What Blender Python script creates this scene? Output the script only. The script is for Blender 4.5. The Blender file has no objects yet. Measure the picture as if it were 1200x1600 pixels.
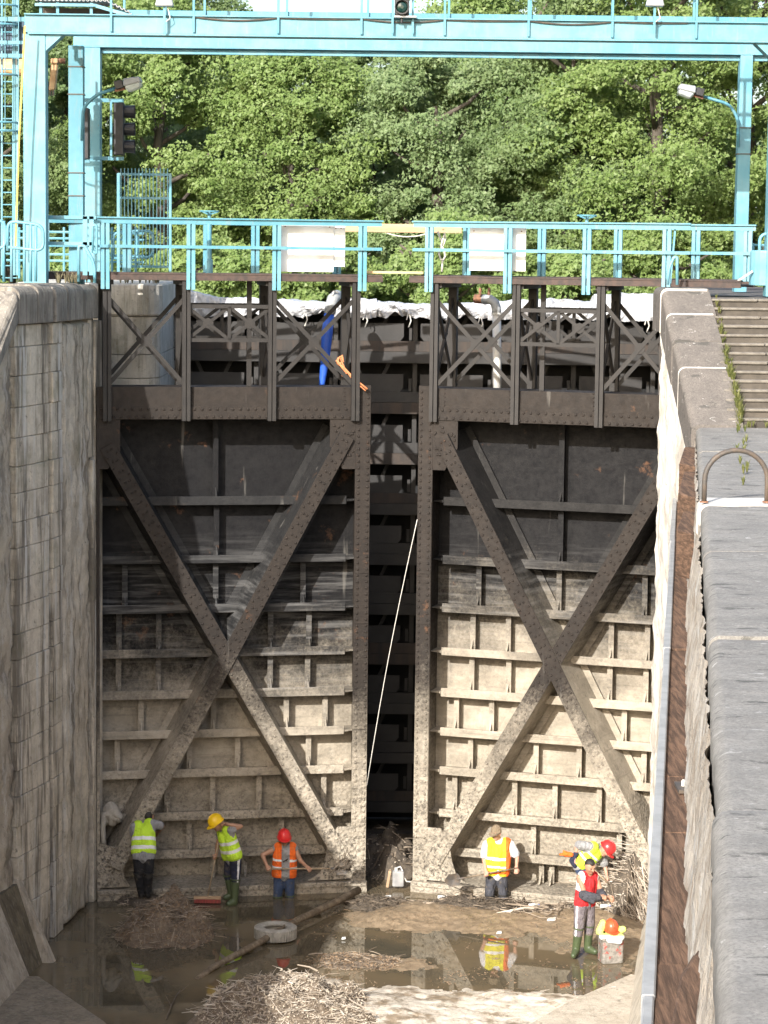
import bpy, bmesh, math, random
import numpy as np
from mathutils import Vector as V, Matrix, noise
R = math.radians
random.seed(7)
C = bpy.context.scene.collection
scn = bpy.context.scene
# ---------------------------------------------------------------- camera
F, TH, RO, HC = 3800.0, math.atan(415/3800.0), .012, 12.1
_fw = V((0, math.cos(TH), -math.sin(TH))); _up = V((0, math.sin(TH), math.cos(TH))); _rt = V((1, 0, 0))
cx = math.cos(RO)*_rt + math.sin(RO)*_up
cy = -math.sin(RO)*_rt + math.cos(RO)*_up
cam = bpy.data.cameras.new('camera'); camo = bpy.data.objects.new('camera', cam); C.objects.link(camo)
cam.sensor_fit = 'HORIZONTAL'; cam.sensor_width = 36; cam.lens = 36*F/1200
cam.clip_start = .1; cam.clip_end = 3000
camo.matrix_world = Matrix(((cx.x, cy.x, -_fw.x, 0), (cx.y, cy.y, -_fw.y, 0), (cx.z, cy.z, -_fw.z, HC), (0, 0, 0, 1)))
scn.camera = camo
# ---------------------------------------------------------------- sky, sun, exposure
SUN = V((-.805, -1.876, 1.02)).normalized()
wd = bpy.data.worlds.new('World'); scn.world = wd; wd.use_nodes = True
wn = wd.node_tree.nodes; wl = wd.node_tree.links
sky = wn.new('ShaderNodeTexSky'); sky.sky_type = 'NISHITA'; sky.sun_disc = False
sky.sun_elevation = math.asin(SUN.z); sky.sun_rotation = math.atan2(SUN.x, SUN.y)
sky.dust_density = 3.0; sky.air_density = 1.0
wl.new(sky.outputs[0], wn['Background'].inputs[0]); wn['Background'].inputs[1].default_value = .15
sl = bpy.data.lights.new('sun', 'SUN'); sl.energy = 3.7; sl.angle = R(.5); sl.color = (1, .965, .91)
slo = bpy.data.objects.new('sun', sl); C.objects.link(slo)
slo.rotation_euler = SUN.to_track_quat('Z', 'Y').to_euler()
scn.view_settings.view_transform = 'Standard'; scn.view_settings.look = 'None'
scn.view_settings.exposure = 1.12; scn.view_settings.gamma = 1
scn.view_settings.use_curve_mapping = False

# ---------------------------------------------------------------- places: a pixel of the 1200 x 1600 photograph to a point at a known depth / height
def ray(px, py):
    dx, dy = px-600, py-800
    return cx*dx - cy*dy + _fw*F
def onY(px, py, Y):
    d = ray(px, py); k = Y/d.y; return V((d.x*k, Y, HC+d.z*k))
def onZ(px, py, z):
    d = ray(px, py); k = (z-HC)/d.z; return V((d.x*k, d.y*k, z))
AX = V((math.sin(R(7)), math.cos(R(7)), 0))        # the lock's long axis
CL = onZ(571, 1392, 0); CR = onZ(644, 1392, 0); AL, AR = R(10.5), R(-18.3)

# ---------------------------------------------------------------- mesh builder
class MB:
    def __init__(s): s.v = []; s.f = []
    def add(s, vs, fs):
        o = len(s.v); s.v += [tuple(p) for p in vs]; s.f += [tuple(i+o for i in f) for f in fs]; return s
    def box(s, x0, x1, y0, y1, z0, z1):
        if x0 > x1: x0, x1 = x1, x0
        if y0 > y1: y0, y1 = y1, y0
        if z0 > z1: z0, z1 = z1, z0
        return s.add([(x, y, z) for z in (z0, z1) for x, y in ((x0, y0), (x1, y0), (x1, y1), (x0, y1))],
                     [(3, 2, 1, 0), (4, 5, 6, 7), (0, 1, 5, 4), (1, 2, 6, 5), (2, 3, 7, 6), (3, 0, 4, 7)])
    def hexa(s, lo, hi):   # two quads (counter-clockwise seen from above)
        return s.add(list(lo)+list(hi), [(3, 2, 1, 0), (4, 5, 6, 7), (0, 1, 5, 4), (1, 2, 6, 5), (2, 3, 7, 6), (3, 0, 4, 7)])
    def bar(s, p, q, w, h, up=(0, 0, 1)):
        p, q = V(p), V(q); d = (q-p).normalized(); u = V(up)
        a = d.cross(u)
        if a.length < 1e-4: a = d.cross(V((0, 1, 0)))
        a.normalize(); b = a.cross(d)
        a = a*w/2; b = b*h/2
        return s.hexa([p-a-b, p+a-b, p+a+b, p-a+b], [q-a-b, q+a-b, q+a+b, q-a+b]) if False else s.add(
            [p-a-b, p+a-b, p+a+b, p-a+b, q-a-b, q+a-b, q+a+b, q-a+b],
            [(0, 1, 2, 3), (7, 6, 5, 4), (1, 0, 4, 5), (2, 1, 5, 6), (3, 2, 6, 7), (0, 3, 7, 4)])
    def tube(s, pts, r, n=8, cap=True):
        pts = [V(p) for p in pts]; m = len(pts)
        rs = r if isinstance(r, (list, tuple)) else [r]*m
        o = len(s.v); pa = None
        for i, p in enumerate(pts):
            d = (pts[min(i+1, m-1)]-pts[max(i-1, 0)]).normalized()
            if pa is None:
                a = d.cross(V((0, 0, 1)))
                if a.length < 1e-3: a = d.cross(V((0, 1, 0)))
            else: a = pa - d*pa.dot(d)
            a.normalize(); pa = a; b = d.cross(a)
            for k in range(n):
                t = 2*math.pi*k/n; s.v.append(tuple(p+(a*math.cos(t)+b*math.sin(t))*rs[i]))
        for i in range(m-1):
            for k in range(n):
                k2 = (k+1) % n
                s.f.append((o+i*n+k, o+i*n+k2, o+(i+1)*n+k2, o+(i+1)*n+k))
        if cap: s.f.append(tuple(o+k for k in range(n))[::-1]); s.f.append(tuple(o+(m-1)*n+k for k in range(n)))
        return s
    def lathe(s, prof, c=(0, 0, 0), n=16, ax=None):
        c = V(c); o = len(s.v); q = V((0, 0, 1)).rotation_difference(V(ax)) if ax else None
        for r, z in prof:
            for k in range(n):
                t = 2*math.pi*k/n; p = V((r*math.cos(t), r*math.sin(t), z))
                if q: p = q @ p
                s.v.append(tuple(c+p))
        for i in range(len(prof)-1):
            for k in range(n):
                k2 = (k+1) % n; s.f.append((o+i*n+k, o+i*n+k2, o+(i+1)*n+k2, o+(i+1)*n+k))
        s.f.append(tuple(o+k for k in range(n))[::-1]); s.f.append(tuple(o+(len(prof)-1)*n+k for k in range(n)))
        return s
    def prism(s, pts, d):      # closed outline (3D points) pushed along d
        pts = [V(p) for p in pts]; d = V(d); n = len(pts)
        return s.add(pts+[p+d for p in pts], [tuple(range(n))[::-1], tuple(range(n, 2*n))] +
                     [(i, (i+1) % n, n+(i+1) % n, n+i) for i in range(n)])
    def grid(s, fn, nu, nv):
        o = len(s.v)
        for j in range(nv+1):
            for i in range(nu+1): s.v.append(tuple(fn(i/nu, j/nv)))
        for j in range(nv):
            for i in range(nu):
                a = o+j*(nu+1)+i; s.f.append((a, a+1, a+nu+2, a+nu+1))
        return s
    def mesh(s, name, fix=True):
        me = bpy.data.meshes.new(name); me.from_pydata(s.v, [], s.f)
        if fix:
            bm = bmesh.new(); bm.from_mesh(me); bmesh.ops.recalc_face_normals(bm, faces=bm.faces); bm.to_mesh(me); bm.free()
        return me
    def build(s, name, mat, parent=None, smooth=False, bevel=0, fix=True, kind=None, seg=1):
        me = s.mesh(name, fix); me.materials.append(mat)
        return link(name, me, parent, smooth, bevel, kind, seg)
def link(name, me, parent=None, smooth=False, bevel=0, kind=None, seg=1):
    o = bpy.data.objects.new(name, me); C.objects.link(o)
    if parent: o.parent = parent
    if smooth:
        me.polygons.foreach_set('use_smooth', [True]*len(me.polygons))
    if bevel:
        m = o.modifiers.new('bevel', 'BEVEL'); m.width = bevel; m.segments = seg; m.limit_method = 'ANGLE'; m.angle_limit = R(40)
    if kind: o['kind'] = kind
    return o
def tag(o, label, cat, group=None):
    o['label'] = label; o['category'] = cat
    if group: o['group'] = group
    return o
def thing(name, label, cat, loc=(0, 0, 0), rotz=0, group=None):
    o = bpy.data.objects.new(name, None); C.objects.link(o); o.location = loc; o.rotation_euler = (0, 0, rotz)
    o.empty_display_size = .3
    return tag(o, label, cat, group)
def struct(name, mb, mat, **k):
    o = mb.build(name, mat, **k); o['kind'] = 'structure'; return o
def copy_tree(o, parent=None):
    c = o.copy(); C.objects.link(c); c.parent = parent
    for ch in [x for x in o.children]: copy_tree(ch, c)
    return c

# ---------------------------------------------------------------- materials
class NT:
    def __init__(s, name):
        s.m = bpy.data.materials.new(name); s.m.use_nodes = True; s.t = s.m.node_tree
        s.n = s.t.nodes; s.l = s.t.links; s.b = s.n['Principled BSDF']
        s.geo = s.n.new('ShaderNodeNewGeometry'); s.pos = s.geo.outputs['Position']
    def put(s, sock, v):
        if hasattr(v, 'node'): s.l.new(v, sock)
        elif isinstance(v, (tuple, list)) and len(v) == 3 and sock.type == 'RGBA': sock.default_value = (*v, 1)
        else: sock.default_value = v
    def noise(s, scale, detail=4, rough=.55, stretch=None, dist=0, co=None):
        t = s.n.new('ShaderNodeTexNoise'); t.inputs['Scale'].default_value = scale; t.inputs['Detail'].default_value = detail
        t.inputs['Roughness'].default_value = rough; t.inputs['Distortion'].default_value = dist
        co = co or s.pos
        if stretch:
            mp = s.n.new('ShaderNodeMapping'); mp.inputs['Scale'].default_value = stretch; s.l.new(co, mp.inputs[0]); co = mp.outputs[0]
        s.l.new(co, t.inputs['Vector']); return t.outputs['Fac']
    def voro(s, scale, feature='F1', stretch=None, out='Distance', rand=1):
        t = s.n.new('ShaderNodeTexVoronoi'); t.feature = feature; t.inputs['Scale'].default_value = scale
        t.inputs['Randomness'].default_value = rand
        co = s.pos
        if stretch:
            mp = s.n.new('ShaderNodeMapping'); mp.inputs['Scale'].default_value = stretch; s.l.new(co, mp.inputs[0]); co = mp.outputs[0]
        s.l.new(co, t.inputs['Vector']); return t.outputs[out]
    def ramp(s, x, lo, hi, a=0., b=1.):
        t = s.n.new('ShaderNodeMapRange'); t.interpolation_type = 'SMOOTHSTEP'
        for i, v in enumerate((x, lo, hi, a, b)): s.put(t.inputs[i], v)
        return t.outputs[0]
    def math(s, op, a, b=0.):
        t = s.n.new('ShaderNodeMath'); t.operation = op; s.put(t.inputs[0], a); s.put(t.inputs[1], b); return t.outputs[0]
    def mix(s, f, a, b, mode='MIX'):
        t = s.n.new('ShaderNodeMix'); t.data_type = 'RGBA'; t.blend_type = mode
        s.put(t.inputs[0], f); s.put(t.inputs[6], a); s.put(t.inputs[7], b); return t.outputs[2]
    def z(s):
        t = s.n.new('ShaderNodeSeparateXYZ'); s.l.new(s.pos, t.inputs[0]); return t.outputs[2]
    def bump(s, h, strength=.4, dist=.02):
        t = s.n.new('ShaderNodeBump'); t.inputs['Strength'].default_value = strength; t.inputs['Distance'].default_value = dist
        s.l.new(h, t.inputs['Height']); s.l.new(t.outputs[0], s.b.inputs['Normal'])
    def fin(s, col, rough=.8, metal=0, spec=None):
        s.put(s.b.inputs['Base Color'], col); s.put(s.b.inputs['Roughness'], rough); s.put(s.b.inputs['Metallic'], metal)
        if spec is not None: s.b.inputs['Specular IOR Level'].default_value = spec
        return s.m
def simple(name, c1, c2=None, scale=6, rough=.7, bump=.25, bscale=40, stretch=None, bd=.01, metal=0, spec=None):
    n = NT(name); c2 = c2 or tuple(x*.7 for x in c1)
    f = n.ramp(n.noise(scale, 5, .6, stretch), .35, .65)
    if bump: n.bump(n.noise(bscale, 4, .6, stretch), bump, bd)
    return n.fin(n.mix(f, c1, c2), rough, metal, spec)
def gate_mat(name, paint, paint2, hi, lo, dust=0., spk=1.6, hs=.6):
    n = NT(name); z = n.z()
    big = n.noise(.9, 5, .65); fine = n.noise(9, 5, .7); blot = n.noise(3.2, 6, .7)
    streak = n.noise(5, 4, .6, (1, 1, .09))
    col = n.mix(n.ramp(blot, .35, .7), paint, paint2)
    if dust:
        hb = n.noise(4, 5, .65, (.18, .18, 2.6))
        d = n.math('MULTIPLY', n.ramp(hb, .42, .72), n.ramp(z, 7.0, 5.6))
        col = n.mix(n.math('MULTIPLY', d, dust), col, (.145, .142, .138))
    rust = n.math('MULTIPLY', n.ramp(n.noise(1.7, 6, .7), .62, .72), .55)
    col = n.mix(rust, col, (.15, .075, .04))
    drip = n.math('MULTIPLY', n.ramp(streak, .64, .74), .35)
    col = n.mix(drip, col, (.2, .19, .17))
    speck = n.noise(17, 6, .75)
    zz = n.math('ADD', z, n.math('MULTIPLY', n.math('SUBTRACT', big, .5), 3.4))
    zz = n.math('ADD', zz, n.math('MULTIPLY', n.math('SUBTRACT', speck, .5), spk))
    mudc = n.mix(n.ramp(n.noise(1.6, 6, .7, (.7, .7, 1.3)), .36, .62), (.40, .352, .282), (.275, .242, .192))
    mudc = n.mix(n.ramp(n.noise(4, 6, .75, (1, 1, .22)), .56, .72, 0, .7), mudc, (.43, .39, .32))
    mudc = n.mix(n.ramp(n.noise(4.5, 9, .82), .5, .7, 0, hs), mudc, (.10, .088, .072))
    mudc = n.mix(n.ramp(n.noise(3.5, 6, .7, (.12, .12, 3)), .55, .7, 0, .45), mudc, (.13, .115, .093))
    holes = n.math('MULTIPLY', n.ramp(n.noise(15, 6, .78), .48, .6), n.math('MULTIPLY', n.ramp(z, 3.4, 1.0, .05, hs), n.ramp(n.noise(1.9, 5, .7), .3, .52, .25, 1)))
    mudc = n.mix(holes, mudc, (.085, .075, .062))
    col = n.mix(n.ramp(zz, hi, lo), col, mudc)
    lump = n.math('MULTIPLY', n.voro(15), n.ramp(z, 3.2, 1.2, .0, 1.3))
    n.bump(n.math('ADD', n.math('MULTIPLY', speck, .5), lump), .6, .03)
    return n.fin(col, n.ramp(fine, .3, .8, .55, .9), 0, .2)
def stone_mat(name, a, b, dark, dk=.6, white=.4, green=.2, vs=.06, bump=.8, s1=7, s2=16):
    n = NT(name); st = n.noise(s1, 6, .7, (1, 1, vs), .3); st2 = n.noise(s2, 6, .7, (1, 1, vs*.7)); m = n.noise(2.3, 7, .7)
    fine = n.noise(28, 5, .7)
    col = n.mix(n.ramp(m, .35, .65), a, b)
    col = n.mix(n.math('MULTIPLY', n.ramp(st, .47, .6), dk), col, dark)
    col = n.mix(n.math('MULTIPLY', n.ramp(st2, .53, .64), white), col, (.56, .54, .50))
    col = n.mix(n.math('MULTIPLY', n.ramp(n.noise(1.1, 5, .6), .55, .7), green), col, (.16, .16, .09))
    col = n.mix(n.ramp(n.noise(6, 7, .8), .56, .7, 0, .75), col, (.09, .08, .065))
    n.bump(n.math('ADD', n.math('MULTIPLY', m, 1.5), fine), bump, .03)
    return n.fin(col, .9, 0, .2)
M = {}
M['steel'] = gate_mat('gate_steel_front', (.029, .0235, .0198), (.02, .0168, .0148), 4.7, 1.5, 0, 3.2, .95)
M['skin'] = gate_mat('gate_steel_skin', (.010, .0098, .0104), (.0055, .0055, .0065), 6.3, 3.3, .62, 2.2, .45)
M['skinL'] = gate_mat('gate_steel_skin_left_leaf', (.010, .0098, .0104), (.0055, .0055, .0065), 5.2, 2.6, .62, 2.2, .6)  # left leaf: the mud coat starts lower than on the right leaf
M['girderL'] = gate_mat('gate_steel_girder_left_leaf', (.024, .024, .024), (.015, .015, .016), 5.3, 2.6, .8, 2.2, .75)  # girders of the left leaf, with the same lower mud line
M['girder'] = gate_mat('gate_steel_girder', (.022, .021, .0205), (.013, .0127, .0128), 6.5, 3.3, .8, 2.2, .6)
M['truss'] = simple('trestle_steel', (.019, .0162, .0142), (.013, .0112, .01), 5, .65, .3, 60)
M['deck'] = simple('rusty_deck', (.07, .045, .036), (.04, .03, .026), 8, .75, .4, 50)
M['bulk'] = simple('bulkhead_steel', (.038, .0355, .034), (.025, .0235, .0225), 1.5, .6, .2, 50)
M['bulkrust'] = simple('bulkhead_rust', (.06, .044, .034), (.036, .032, .029), 5, .75, .3, 50, (1, 1, .15))
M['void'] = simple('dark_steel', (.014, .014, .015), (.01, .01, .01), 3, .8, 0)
def blue_mat(name, a, b):
    n = NT(name); g = n.noise(2.2, 5, .65); st = n.noise(11, 5, .7, (1, 1, .12))
    col = n.mix(n.ramp(g, .35, .7), a, b)
    col = n.mix(n.ramp(st, .52, .72, 0, .6), col, (.2, .25, .26))
    col = n.mix(n.ramp(n.noise(9, 6, .78), .63, .7, 0, .75), col, (.15, .09, .055))
    n.bump(n.noise(70, 3), .12, .004)
    return n.fin(col, .45, 0, .45)
M['blue'] = blue_mat('turquoise_paint', (.098, .28, .355), (.155, .335, .395))
M['blue2'] = blue_mat('turquoise_paint_deep', (.075, .235, .30), (.11, .285, .35))  # same turquoise in a darker tone, for rails and smaller parts
M['wallL'] = stone_mat('weathered_ashlar', (.62, .555, .455), (.43, .38, .305), (.105, .09, .072), .8, .9, .35, .09, .8, 2.4, 4.2)
M['wallA'] = stone_mat('eroded_concrete', (.62, .555, .455), (.42, .37, .30), (.105, .09, .072), .75, .8, .35, .1, 1., 2.6, 4.6)
M['rubble'] = stone_mat('rubble_stone', (.48, .42, .335), (.37, .32, .255), (.12, .1, .08), .6, .4, .2, .3, 1., 3, 5)
M['mortar'] = stone_mat('dark_mortar', (.30, .265, .21), (.2, .175, .14), (.05, .045, .04), .5, .2, .1, .2)
M['limewall'] = stone_mat('white_limed_wall', (.82, .79, .74), (.70, .66, .59), (.34, .28, .21), .55, .5, .0, .25, 1., 4, 7)
M['limeface'] = stone_mat('rough_lime_face', (.55, .5, .43), (.40, .35, .29), (.26, .21, .16), .6, .9, .0, .6, 1., 5, 3)
def coping_mat(name, a, b, spots=1.):
    n = NT(name); m = n.noise(2.1, 7, .7); fine = n.noise(45, 5, .75)
    col = n.mix(n.ramp(m, .35, .66), a, b)
    col = n.mix(n.ramp(fine, .42, .68, 0, .75), col, tuple(x*.5 for x in a)); col = n.mix(n.ramp(n.noise(18, 6, .8), .5, .7, 0, .5), col, tuple(x*1.5 for x in a))
    sp = n.ramp(n.noise(6, 6, .75, (.6, 1, 1), .8), .61, .65, 0, spots*.55)
    col = n.mix(sp, col, (.5, .49, .46))
    crack = n.ramp(n.noise(4.2, 7, .75, (.45, 1.3, 1)), .58, .62, 0, .7)
    col = n.mix(crack, col, (.055, .055, .05))
    n.bump(n.math('ADD', n.math('MULTIPLY', m, 1.2), n.math('MULTIPLY', fine, .6)), .4, .015)
    return n.fin(col, .9, 0, .25)
M['coping'] = coping_mat('dark_coping', (.262, .249, .226), (.198, .188, .172))
M['parapet'] = coping_mat('grey_parapet', (.155, .139, .125), (.115, .105, .096))
M['copeL'] = stone_mat('left_coping', (.29, .262, .225), (.21, .192, .165), (.1, .09, .08), .6, .3, .1, .1)
M['palestone'] = simple('pale_stone', (.6, .57, .52), (.48, .45, .4), 7, .9, .5, 40)
M['step'] = simple('step_riser', (.088, .075, .06), (.058, .05, .041), 4, .9, .5, 35)
M['tread'] = simple('step_tread', (.19, .172, .145), (.13, .115, .095), 6, .9, .5, 30)
def wood_mat(name, a, b, ax):
    n = NT(name); g = n.noise(18, 6, .7, ax, .35); h = n.noise(3, 4)
    col = n.mix(n.ramp(g, .35, .62), a, b); col = n.mix(n.ramp(h, .5, .75, 0, .5), col, tuple(x*.6 for x in a))
    n.bump(g, .7, .02); return n.fin(col, .85, 0, .2)
M['timber'] = wood_mat('fender_timber', (.19, .115, .075), (.075, .047, .032), (1.4, .1, 1.4))
M['plank'] = wood_mat('raw_plank', (.50, .35, .22), (.40, .27, .17), (.12, 1, 1))
M['yplank'] = wood_mat('new_plank', (.62, .47, .26), (.52, .38, .2), (.12, 1, 1))
M['log'] = wood_mat('wet_log', (.24, .19, .135), (.11, .085, .06), (.5, .5, .5))
M['stick'] = wood_mat('broom_stick', (.42, .33, .23), (.32, .25, .17), (1, 1, .2))
M['steelstrip'] = simple('grey_steel_strip', (.34, .345, .345), (.26, .265, .265), 5, .5, .2, 60)
M['darkmetal'] = simple('dark_iron', (.06, .055, .05), (.10, .075, .055), 9, .6, .3, 60)
M['rust'] = simple('rusty_iron', (.27, .13, .07), (.16, .08, .05), 12, .8, .4, 50)
M['black'] = simple('black_housing', (.018, .018, .02), (.03, .03, .032), 8, .5, .1)
M['lampgrey'] = simple('lamp_housing', (.40, .41, .41), (.32, .33, .33), 6, .5, .1)
M['glass'] = simple('lamp_glass', (.55, .6, .58), (.45, .5, .48), 9, .15, 0)
M['lens'] = simple('green_lens', (.006, .024, .02), (.01, .035, .03), 9, .1, 0)
M['white'] = simple('white_board', (.84, .84, .83), (.66, .64, .59), 1.6, .6, .1)
M['tarp'] = simple('white_tarp', (.55, .55, .56), (.42, .425, .44), 2.6, .4, .3, 12)
M['pipe'] = simple('white_pipe', (.74, .73, .70), (.66, .65, .62), 5, .45, .1)
M['hose'] = simple('blue_hose', (.035, .13, .62), (.03, .10, .50), 6, .4, .15, 15)
M['rope'] = simple('white_rope', (.62, .60, .55), (.5, .48, .43), 60, .9, .6, 120)
M['oroope'] = simple('orange_rope', (.62, .24, .10), (.45, .16, .07), 40, .9, .5, 90)
M['yrope'] = simple('yellow_rope', (.68, .55, .16), (.55, .42, .1), 40, .9, .4, 90)
M['tan'] = simple('tan_machine_paint', (.52, .36, .19), (.42, .25, .12), 6, .6, .2)
M['roof'] = simple('fibre_cement', (.36, .35, .34), (.25, .245, .24), 5, .9, .4)
M['tyre'] = simple('muddy_tyre', (.36, .34, .30), (.25, .235, .205), 9, .85, .5, 50)
M['soil'] = simple('dark_mud', (.105, .083, .06), (.06, .048, .036), 8, .75, .9, 30, bd=.03)
M['litter'] = simple('dry_litter', (.21, .165, .12), (.12, .09, .065), 12, .9, .9, 60, bd=.03)
M['twigA'] = simple('dry_twigs', (.38, .31, .235), (.24, .19, .14), 3, .85, .4, 60)
M['twigB'] = simple('bleached_twigs', (.60, .53, .44), (.42, .36, .29), 3, .85, .4, 60)
M['twigD'] = simple('dark_twigs', (.16, .125, .09), (.09, .07, .05), 3, .85, .4, 60)
M['plastic'] = simple('white_plastic', (.72, .72, .70), (.6, .6, .58), 9, .4, .1)
M['cyl'] = stone_mat('pier_concrete', (.62, .59, .53), (.5, .47, .41), (.2, .18, .13), .45, .6, .5, .1, .5)
# ================================================================ the setting
def fbm(x, y, z=0, o=4):
    return noise.fractal(V((x, y, z)), 1., 2., o)
def gz(x, y, x0, y0, sx, sy): return math.exp(-((x-x0)/sx)**2-((y-y0)/sy)**2)
def sm(x, a, b):
    t = max(0, min(1, (x-a)/(b-a))); return t*t*(3-2*t)
def floor_h(x, y):
    n = fbm(x*.55, y*.55, 3.1, 5); n2 = fbm(x*2.6, y*2.6, 1.7, 4)
    h = -.062 + .026*sm(x, -.6, .8) + .06*n + .022*n2 + .022*fbm(x*6.5, y*6.5, 5.2, 3)
    h += .14*sm(x, -.6, .6)*gz(x, y, x, 43.25, 1, .75)*(.75+.5*n)          # mud bank before the right leaf
    h += .045*gz(x, y, -3.6, 41.5, 1.3, 1.2) + .05*gz(x, y, -4.2, 43.8, .7, .4) - .03*sm(x, -.8, -2.2)
    h += .07*sm(x, -1.4, .3)*(1-sm(y, 38.3, 39.3))*(1-sm(x, 3.0, 4.2)) - .02*sm(y, 38, 39)*0
    h += .07*gz(x, y, .35, 40.2, .9, .55) + .08*gz(x, y, .15, 42.9, .8, .6)
    h += .12*gz(x, y, 4.2, 42.6, .9, 1.3) + .22*gz(x, y, -1.1, 37.3, 1.6, 1.6)
    h -= .5*gz(x, y, -1.8, 44.5, .6, .6) + .55*gz(x, y, 2.2, 44.2, .5, .45)
    return h
n = NT('lock_floor_mud'); zf = n.z()
g1 = n.noise(1.2, 6, .65); g2 = n.noise(9, 6, .7); sx_ = n.n.new('ShaderNodeSeparateXYZ'); n.l.new(n.pos, sx_.inputs[0])
near = n.ramp(n.math('ADD', sx_.outputs[1], n.math('MULTIPLY', n.math('SUBTRACT', g1, .5), 1.5)), 39.6, 38.6)
mud = n.mix(n.ramp(g2, .35, .7), (.30, .225, .148), (.16, .12, .078))
con = n.mix(n.ramp(g2, .4, .72), (.72, .655, .56), (.50, .445, .36))
n.bump(g2, .7, .03)
near = n.math('MULTIPLY', near, n.ramp(n.noise(1.5, 7, .7), .40, .52, .1, 1)); FLOORM = n.fin(n.mix(near, mud, con), n.ramp(g1, .3, .7, .12, .75), 0, .5)
mb = MB(); mb.grid(lambda u, v: (lambda x, y: (x, y, floor_h(x, y)))(-7.5+14.5*u, 34+15*v), 290, 300)
struct('lock_floor', mb, FLOORM, smooth=True, fix=False)
n = NT('muddy_water'); w1 = n.noise(1.3, 3, .5, (1, .6, 1)); w2 = n.noise(9, 3, .5, (1, .7, 1))
n.bump(n.math('ADD', w1, n.math('MULTIPLY', w2, .12)), .03, .02)
wc = n.mix(n.ramp(n.noise(.6, 5, .6), .35, .65), (.15, .115, .07), (.088, .076, .053))
n.b.inputs['IOR'].default_value = 1.52
WATER = n.fin(wc, .015, 0, .5)
mb = MB(); mb.grid(lambda u, v: (-8+15.6*u, 30+19*v, 0), 4, 4); struct('water', mb, WATER, fix=False)

# --- land round the lock: one sheet to the horizon with the lock cut out of it
GR = simple('grass_ground', (.075, .095, .035), (.11, .10, .05), .6, .95, .5, 8)
mb = MB(); zg = 9.12
for x0, x1, y0, y1 in ((-900, -9.9, -300, 1500), (9.5, 900, -300, 1500), (-9.9, 9.5, 56, 1500), (-9.9, 9.5, -300, -2)):
    mb.add([(x0, y0, zg), (x1, y0, zg), (x1, y1, zg), (x0, y1, zg)], [(0, 1, 2, 3)])
struct('ground', mb, GR, fix=False)

# --- left wall
class Face:
    def __init__(s, p, q):
        s.p = V((*p, 0)); s.q = V((*q, 0)); s.d = (s.q-s.p).normalized(); s.L = (s.q-s.p).length
        s.n = V((-s.d.y, s.d.x, 0))
    def at(s, t, off, z): return s.p+s.d*t+s.n*off+V((0, 0, z))
    def slab(s, mb, t0, t1, z0, z1, off=0, back=.3, j=0):
        r = lambda: random.uniform(-j, j)
        a, b, c_, d_ = s.at(t0, off+r(), 0), s.at(t1, off+r(), 0), s.at(t1, -back, 0), s.at(t0, -back, 0)
        Z0, Z1 = V((0, 0, z0)), V((0, 0, z1))
        return mb.hexa([a+Z0, b+Z0, c_+Z0, d_+Z0], [a+Z1, b+Z1, c_+Z1, d_+Z1])
    def rough(s, mb, t0, t1, z0, z1, amp, off, nt, nz, sc=2.2, seed=0, back=.2):
        def fn(u, v):
            i = u*nt; jv = v*nz
            t = t0+(t1-t0)*u; z = z0+(z1-z0)*v
            o = off+amp*fbm(t*sc+seed, z*sc*.8, seed*1.7, 5)+amp*.5*fbm(t*sc*4, z*sc*2, seed, 3)
            if u in (0, 1) or v in (0, 1): o = off-back
            return s.at(t, o, z)
        return mb.grid(fn, nt, nz)
FA = Face((-5.28, 43.97), (-5.70, 41.4)); FB = Face((-5.70, 41.4), (-6.1, 40.0)); FC = Face((-6.1, 40.0), (-6.4, 38.7))
FD = Face((-6.4, 38.7), (-6.4-36*.1228, 2.7))
LW = thing('lock_wall', 'tall shaded masonry lock wall, streaked and stained, left of the gate', 'wall', (-6.5, 41, 0))
def lp(mb, name, mat, **k):
    mb.v = [(x+6.5, y-41, z) for x, y, z in mb.v]; return mb.build(name, mat, LW, **k)
mb = MB()
body = [FA.at(0, -.16, 0), FA.at(FA.L, -.16, 0), FB.at(FB.L, -.16, 0), FC.at(FC.L, -.16, 0), V((-9.9, 38.7, 0)), V((-9.9, 56, 0)), V((-6.2, 56, 0)), V((-5.9, 44.6, 0))]
mb.prism(body, (0, 0, 10.75)); lp(mb, 'core', M['mortar'])
mb = MB(); FA.slab(mb, 0, .13, 0, 8.2, .03, .3); lp(mb, 'quoin_strip', M['wallA'], bevel=.01)
mb = MB(); FA.slab(mb, -.45, -.005, 0, 10.7, .035, .5); lp(mb, 'hollow_quoin', M['wallA'], bevel=.01)
mb = MB(); FA.slab(mb, 0, .34, 8.25, 10.74, .0, .3); lp(mb, 'quoin_block', M['wallL'], bevel=.01)
mb = MB(); FA.rough(mb, .3, 1.86, 0, 10.74, .04, 0, 26, 150, 2.4, 3); lp(mb, 'eroded_face', M['wallA'], smooth=True)
zc = 0
rows = []
while zc < 10.6:
    h = min(random.choice((.44, .48, .5, .52)), 10.74-zc)
    if 10.74-zc-h < .25: h = 10.74-zc
    rows.append((zc, zc+h)); zc += h
for k, (z0, z1) in enumerate(rows):
    for t0, t1, fc in ((1.96, 2.52, FA), (0.1, .86 if k % 2 else .62, FB), (.87 if k % 2 else .63, 1.43, FB)):
        mb = MB(); fc.slab(mb, t0+.002, t1-.002, z0+.004, z1-.004, random.uniform(-.014, .018), .18, .01)
        lp(mb, 'ashlar_block', M['wallL'], bevel=.009)
mb = MB(); FA.slab(mb, .15, .29, 0, 4.2, -.1, .3); lp(mb, 'drain_recess', M['mortar'])
# rubble stones towards the camera
mb = MB(); FC.rough(mb, -.01, FC.L+.02, 0, 10.72, .05, -.06, 24, 170, 3.4, 8); lp(mb, 'rubble_face', M['rubble'], smooth=True)
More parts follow.
